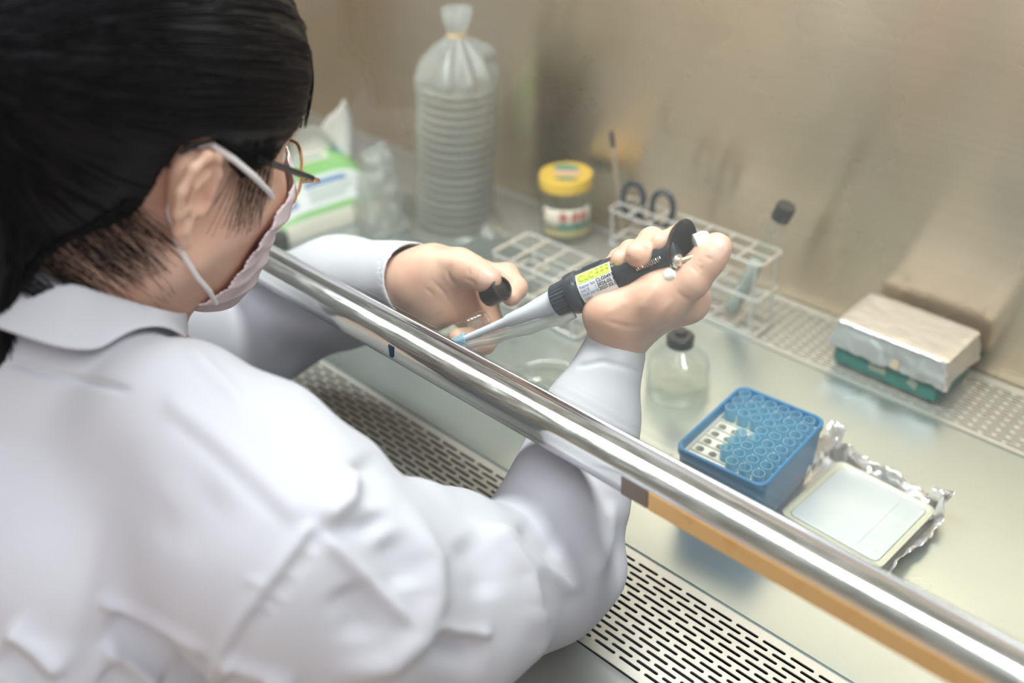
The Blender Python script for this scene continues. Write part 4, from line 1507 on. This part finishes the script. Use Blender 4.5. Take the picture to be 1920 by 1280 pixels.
# pale hair clip at the back
MAT['clip'] = thin_glass('clip_plastic', (.8, .75, .8), .7, haze=.45, rough=.15)
m = MB()
for s in (0, 1):
    cpt = hp(-.127, .044, .026 - .030 * s)
    pts = [cpt + HF * (.007 * math.cos(t)) + HU * (.010 * math.sin(t)) + HR * (.008 * math.cos(t * 1.0)) for t in np.linspace(0, 2 * PI, 21)[:-1]]
    m.tube(pts, .0026, 8, closed=True)
tag(m.build('hair_clip', MAT['clip'], person), 'pale translucent hair clip')

# ------------------------------------------------------------------ face mask
maskm = add_noise(principled('pink_mask_cloth', (0.90, 0.75, 0.77), 0.85), (700, 700, 700), bump=.1, dist=.0004)
MP = [(.150, .012), (.098, .006), (.076, .0), (.063, -.012), (.055, -.04), (.048, -.070), (.040, -.090), (.056, -.116), (.150, -.116)]
face_only = field(head[:14])
mk = lambda P: np.abs(np.minimum(face_only(P), hcone((.085, 0, -.03), (.098, 0, -.07), .026, .026)(P)) - .0055) - .0009
mask_ops = [('u', lambda P: smin(face_only(P), hcone((.088, 0, -.022), (.086, 0, -.078), .024, .022)(P), .03) - .004, .001)]
V, Q, _ = sdf_mesh(mask_ops, .0020, HO - .17, HO + .17)
V = relax(V, Q, 4, .5)
keep = poly2d(V, MP) < 0
Q = Q[keep[Q].all(1)]
used = np.unique(Q); remap = -np.ones(len(V), int); remap[used] = np.arange(len(used))
V, Q = V[used], remap[Q]
u_c = ((V - HO) @ HU) / HS_
V = V + vnormals(V, Q) * (.0012 * np.abs(np.sin((u_c + .03) * 190)) ** 6)[:, None]
mask = mesh_np('face_mask', V, Q, maskm, person)
tag(mask, 'pale pink face mask')
md = mask.modifiers.new('s', 'SOLIDIFY'); md.thickness = .0012; md.offset = 1
MAT['loop'] = principled('white_elastic', (0.82, 0.78, 0.78), 0.8)
for s in (1, -1):
    m = MB()
    top = [(.070, .060, -.010), (.052, .0735, .003), (.032, .0800, .016), (.013, .0815, .027), (-.002, .0775, .034)]
    m.tube([hp(a, s * b, c) for a, b, c in top], .0020, 8)
    m.tube([hp(a, s * b, c) for a, b, c in ((-.002, .0775, .034), (-.013, .0725, .028), (-.018, .0700, .010), (-.015, .0695, -.012), (-.009, .0735, -.028))], .0009, 8)
    low = [(-.009, .0735, -.028), (.000, .0735, -.040), (.014, .0735, -.056), (.028, .070, -.068), (.044, .060, -.084)]
    m.tube([hp(a, s * b, c) for a, b, c in low], .0016, 8)
    tag(m.build('ear_loop', MAT['loop'], mask), 'white elastic ear loop')

# ------------------------------------------------------------------ eyeglasses
gl = empty('eyeglasses')
gl.parent = person
MAT['gold'] = principled('gold_wire', (0.80, 0.48, 0.26), 0.22, 1.0)
MAT['lens'] = thin_glass('lens_glass', (0.97, 0.98, 0.97), 0.5, 0.0, 0.01, 0.04)
for s in (1, -1):
    pts = [(.098 - .012 * max(math.cos(t), 0), s * (.036 + .027 * math.cos(t)), .0 + .0225 * math.sin(t)) for t in np.linspace(0, 2 * PI, 41)[:-1]]
    m = MB(); m.tube([hp(*p) for p in pts], .0011, 8, closed=True)
    m.build('lens_rim', MAT['gold'], gl)
    m = MB(); m.add([hp(*p) for p in pts], [tuple(range(40))])
    m.build('lens', MAT['lens'], gl, smooth=False, solid=.0012)
    m = MB(); m.tube([hp(.086, s * .063, .006), hp(.094, s * .070, .010), hp(.087, s * .0715, .012)], .0014, 8)
    m.build('hinge', MAT['gold'], gl)
    m = MB(); m.tube([hp(.087, s * .0715, .012), hp(.050, s * .0745, .022), hp(.026, s * .0745, .029), hp(.004, s * .0735, .034), hp(-.014, s * .0735, .030), hp(-.022, s * .0715, .016)], [.0020, .0021, .0021, .0021, .0020, .0018], 8)
    tag(m.build('temple', MAT['black_plastic'], gl), 'black temple arm')
m = MB(); m.tube([hp(.098, .0095, .006), hp(.103, 0, .012), hp(.098, -.0095, .006)], .0012, 8)
m.build('bridge', MAT['gold'], gl)

# eyes and brows behind the lenses
MAT['eye_white'] = principled('eye_white', (0.80, 0.78, 0.75), 0.2)
MAT['iris'] = principled('dark_iris', (0.02, 0.012, 0.008), 0.15)
for s in (1, -1):
    ec = hp(.0790, s * .032, .012)
    look = nrm(HF - .35 * HU)
    m = MB(); m.lathe([(.0115 * math.sin(t), -.0115 * math.cos(t)) for t in np.linspace(0, PI, 17)], 24, cap0=False, cap1=False)
    ey = m.build('eye', MAT['eye_white'], person, matrix=rod_matrix(ec, ec + look))
    m = MB(); m.lathe([(.0118 * math.sin(t), .0118 * math.cos(t)) for t in np.linspace(.48, 0, 8)], 20, cap0=False, cap1=False)
    m.build('iris', MAT['iris'], ey)
    m = MB()
    pts = [onskin(hp(.12, s * r_, u_), .0006) for r_, u_ in ((.014, .036), (.026, .040), (.040, .040), (.052, .034))]
    m.tube(pts, [.0022, .0030, .0026, .0012], 8, flat=.6)
    m.build('eyebrow', hairm, person)

# ------------------------------------------------------------------ micropipette in the right hand
PC = atd(1058, 558, .738)             # collar
PF = atd(1276, 468, .700)             # centre of the finger rest
PA = nrm(PF - PC)
PL = float(np.linalg.norm(PF - PC))
tocam = nrm(CAM - PC)
PX = nrm(tocam - PA * (tocam @ PA))   # side that faces the viewer
PY = np.cross(PA, PX)
pm = frame_matrix(PC, PX, PY, PA)
MAT['slate'] = add_noise(principled('dark_slate_plastic', (0.040, 0.050, 0.066), 0.36), (900, 900, 900), bump=.05, dist=.0002)
MAT['cone_white'] = principled('white_nozzle', (0.72, 0.76, 0.82), 0.35)
MAT['clear'] = thin_glass('clear_ejector', (.92, .94, .94), .9, haze=.30, rough=.05, base_gloss=.28)
MAT['brass'] = principled('plunger_metal', (0.72, 0.58, 0.36), 0.22, 1.0)
MAT['spring'] = principled('spring_metal', (0.75, 0.72, 0.66), 0.3, 1.0)
MAT['ivory'] = principled('ivory_plastic', (0.82, 0.86, 0.78), 0.35)
MAT['lime'] = principled('lime_label', (0.62, 0.80, 0.10), 0.5)
MAT['label_white'] = principled('label_paper', (0.80, 0.83, 0.88), 0.5)
MAT['ink_blue'] = principled('faded_ink', (0.30, 0.36, 0.55), 0.6)
MAT['ink_black'] = principled('black_ink', (0.03, 0.03, 0.04), 0.6)
MAT['ink_olive'] = principled('olive_ink', (0.30, 0.40, 0.08), 0.6)
pip = empty('micropipette')
pip.matrix_world = pm
tag(pip, 'dark slate micropipette with lime and white label held in the right hand', 'micropipette')
BR = .0140


def oval(rx, ry, z, n=40, e=2.5):
    out = []
    for t in np.linspace(0, 2 * PI, n + 1)[:-1]:
        c, s = math.cos(t), math.sin(t)
        out.append((rx * abs(c) ** (2 / e) * math.copysign(1, c), ry * abs(s) ** (2 / e) * math.copysign(1, s), z))
    return out


m = MB()
m.rings([oval(.0125, .0125, .006), oval(.0140, .0145, .0065), oval(.0148, .0150, .010), oval(.0148, .0150, .014), oval(.0141, .0141, .0155, 40, 2.0), oval(.0140, .0140, PL * .45, 40, 2.0), oval(.0138, .0138, PL * .60, 40, 2.0), oval(.0130, .0138, PL * .66), oval(.0128, .0136, PL - .016), oval(.0135, .0140, PL - .012), oval(.0135, .014, PL - .003), oval(.012, .012, PL)])
m.build('handle', MAT['slate'], pip, angle=40)
# grip ribs on the upper flank
m = MB()
for k in range(8):
    a = -PI / 2 - .62 + k * .15
    m.tube([(.0142 * math.cos(a), .0142 * math.sin(a), z) for z in (.022, PL * .40)], .0007, 6)
m.build('grip_ribs', MAT['slate'], pip)
# ribbed collar
m = MB()
rs = []
for z, r_ in ((-.0075, .0098), (-.0065, .0112), (.0045, .0122), (.0065, .0122)):
    rs.append([((r_ + .0005 * (j % 2)) * math.cos(2 * PI * j / 56), (r_ + .0005 * (j % 2)) * math.sin(2 * PI * j / 56), z) for j in range(56)])
m.rings(rs)
m.build('collar', MAT['slate'], pip, smooth=False)
# white nozzle cone
m = MB()
m.lathe([(.0, -.098), (.0022, -.098), (.0025, -.085), (.0031, -.062), (.0036, -.050), (.0048, -.047), (.0060, -.030), (.0088, -.010), (.0095, -.006)], 28, cap0=False, cap1=True)
m.build('nozzle', MAT['cone_white'], pip)
# clear tip ejector arm under the nozzle
m = MB()
dn = -1.0
pts = [(.004, .0125, .004), (.004, .0135, -.008), (.003, .0115, -.018), (.002, .0115, -.032), (.0015, .0092, -.048), (.001, .0086, -.060), (.0, .0066, -.074), (.0, .0054, -.086)]
m.tube(pts, [.0040, .0044, .0042, .0046, .0042, .0044, .0040, .0036], 14, flat=.7)
tag(m.build('ejector_arm', MAT['clear'], pip), 'clear tip ejector arm')
# blue tip
m = MB()
m.lathe([(.0006, -.140), (.0014, -.128), (.0030, -.104), (.0042, -.094), (.0044, -.088), (.0050, -.0875), (.0050, -.0845), (.0042, -.084)], 22, cap0=True, cap1=False)
tag(m.build('tip', MAT['tip_blue'], pip), 'blue disposable tip')
# finger rest dish, plunger and buttons
hk = MB()
ndish = nrm(.79 * (RT * .985 - UP * .17) - .61 * FW)
dc = atd(1280, 462, .692)
hk.lathe([(.0, -.0066), (.009, -.0062), (.0156, -.0034), (.0182, .0000), (.0186, .0010), (.0179, .0012), (.0146, -.0018), (.0085, -.0046), (.0, -.0050)], 44, cap0=False, cap1=False)
IP = Matrix(np.linalg.inv(np.array(pm)).tolist())
hk.build('finger_rest', MAT['black_plastic'], pip, matrix=IP @ rod_matrix(dc, dc + ndish))
r0_, r1_ = atd(1272, 490, .6845), atd(1313, 477, .684)
rd_ = nrm(r1_ - r0_)
m = MB(); m.lathe([(.0048, -.0035), (.0052, -.0002), (.0048, .0006), (.0036, .0008), (.0034, .0022), (.0024, .0026)], 24, cap0=True, cap1=True)
m.build('plunger_bush', MAT['spring'], pip, matrix=IP @ rod_matrix(r0_, r0_ + ndish))
m = MB(); m.tube([(0, 0, 0), (0, 0, float(np.linalg.norm(r1_ - r0_)))], .0018, 12)
m.build('plunger_rod', MAT['brass'], pip, matrix=IP @ rod_matrix(r0_, r1_))
b0_ = atd(1313, 459, .690)
m = MB(); m.lathe([(.0055, -.004), (.0082, -.003), (.0087, .003), (.0074, .0065), (.004, .0075), (0, .0076)], 26, cap0=True, cap1=False)
tag(m.build('push_button', MAT['ivory'], pip, matrix=IP @ rod_matrix(b0_, b0_ + rd_)), 'ivory push button')
eb = np.linalg.inv(np.array(pm)) @ np.r_[atd(1258, 516, .688), 1]
m = MB(); m.lathe([(.0, -.004), (.0045, -.003), (.0052, 0), (.0045, .003), (.002, .0042), (0, .0044)], 22, cap0=False, cap1=False)
tag(m.build('eject_button', MAT['ivory'], pip, matrix=Matrix.Translation(Vector(eb[:3]))), 'ivory ejector button')
# volume window with thread
m = MB(); m.box((.0118, -.0095, PL * .66), (.0134, .0045, PL - .020)); wn = m.build('volume_window', MAT['black_plastic'], pip, bevel=.0008)
m = MB()
pts = [(.0136 + .0016 * math.cos(t), .0005 + .0016 * math.sin(t), PL * .68 + .018 * t / (24 * PI)) for t in np.linspace(0, 24 * PI, 24 * 10)]
m.tube(pts, .00035, 5)
m.build('spring', MAT['spring'], wn)
# label wrapped on the handle
LA0, LA1 = -.95, .86
LZ0, LZ1 = .0175, PL * .49
LRAD = .01475


def lpt(a, z, r_=LRAD): return (r_ * math.cos(a), -r_ * math.sin(a), z)


def lpatch(a0, a1, z0, z1, r_, name, mat, parent, n=12):
    m = MB()
    vs = []
    for i in range(n + 1):
        a = a0 + (a1 - a0) * i / n
        vs += [lpt(a, z0, r_), lpt(a, z1, r_)]
    m.add(vs, [(2 * i, 2 * i + 2, 2 * i + 3, 2 * i + 1) for i in range(n)])
    return m.build(name, mat, parent, angle=60)


lab = lpatch(LA0, LA1, LZ0, LZ1, LRAD, 'label', MAT['label_white'], pip)
lpatch(LA1 - .55, LA1 - .03, LZ0 + .001, LZ1 - .001, LRAD + .0001, 'label_band', MAT['lime'], lab)


def wrap_text(txt, z, a, size, mat, name='label_text', bold=.00006):
    """lettering curved onto the label; the text runs along the handle"""
    c = bpy.data.curves.new(name, 'FONT')
    c.body = txt
    c.size = size
    c.resolution_u = 2
    c.offset = bold
    to = bpy.data.objects.new(name, c)
    COL.objects.link(to)
    dg = bpy.context.evaluated_depsgraph_get()
    me = bpy.data.meshes.new_from_object(to.evaluated_get(dg))
    bpy.data.objects.remove(to)
    for v in me.vertices:
        x, y = v.co.x, v.co.y
        aa = a + y / LRAD
        v.co = Vector(lpt(aa, z + x, LRAD + .00025))
    me.materials.append(mat)
    o = bpy.data.objects.new(name, me)
    COL.objects.link(o)
    o.parent = lab
    return o


wrap_text('CLC', LZ0 + .0016, LA1 - .47, .0066, MAT['ink_olive'], bold=0)
m = MB()
for k in range(6):
    z = LZ0 + .0155 + k * .0038
    for (da, h_) in ((-.14, .0018), (-.33, .0018)):
        a = LA1 + da
        for q in range(3):
            m.add([lpt(a - .045 + q * .04, z, LRAD + .0003), lpt(a - .045 + q * .04 + .016, z, LRAD + .0003), lpt(a - .045 + q * .04 + .016, z + .0026, LRAD + .0003), lpt(a - .045 + q * .04, z + .0026, LRAD + .0003)], [(0, 1, 2, 3)])
        m.add([lpt(a - .05, z + .0011, LRAD + .0003), lpt(a + .06, z + .0011, LRAD + .0003), lpt(a + .06, z + .0015, LRAD + .0003), lpt(a - .05, z + .0015, LRAD + .0003)], [(0, 1, 2, 3)])
m.build('label_marks', MAT['ink_olive'], lab, smooth=False)
for k, (l, v) in enumerate((('Report No', 'CLG04931-115'), ('DATE', '2026.03.10'), ('DUE DATE', '2027.03.09'), ('CERT', ''))):
    a = LA1 - .76 - k * .21
    wrap_text(l, LZ0 + .0012, a, .0027, MAT['ink_blue'])
    if v: wrap_text(': ' + v, LZ0 + .0125, a, .0034, MAT['ink_black'])

# ------------------------------------------------------------------ tube and cap in the left hand
T1 = atd(912, 599, .797); T0 = atd(800, 648, .826)
ht = empty('test_tube')
ht.matrix_world = rod_matrix(T0, T1)
tag(ht, 'open threaded glass test tube held in the left hand around the blue tip', 'test tube')
Lh = float(np.linalg.norm(T1 - T0))
m = MB()
pr0 = round_tube_profile(.0074, Lh - .014)
for k in range(9):
    pr0.append((.0074 + (.0012 if k % 2 else .0), Lh - .0135 + k * .0016))
pr0.append((.0070, Lh)); pr0.append((.0066, Lh - .001))
m.lathe(pr0, 30, cap0=False, cap1=False)
m.build('glass_tube', MAT['tube_glass'], ht)
m = MB(); m.lathe([(.0003, .0006)] + [(.0068 * math.sin(t), .0074 - .0068 * math.cos(t)) for t in np.linspace(.2, PI / 2, 6)] + [(.0068, .030), (0, .031)], 24, cap0=False, cap1=False)
tag(m.build('liquid', MAT['culture'], ht), 'pale liquid')

hc = empty('tube_cap')
c0, c1 = atd(914, 553, .803), atd(943, 539, .790)
hc.matrix_world = rod_matrix(c0, c1)
tag(hc, 'black screw cap pinched between the left thumb and forefinger', 'cap')
Lc = float(np.linalg.norm(c1 - c0))
m = MB(); m.lathe([(.0090, 0), (.0096, .0008), (.0096, Lc - .0008), (.0090, Lc), (.0080, Lc), (.0076, Lc - .0006), (.0076, Lc - .0022), (0, Lc - .0022)], 36, cap0=True, cap1=False)
m.build('cap_shell', MAT['black_plastic'], hc)
m = MB(); m.lathe([(.0060, Lc - .0021), (.0064, Lc - .0018), (.0060, Lc - .0016), (0, Lc - .0016)], 30, cap0=False, cap1=False)
m.build('cap_disc', MAT['black_plastic'], hc)
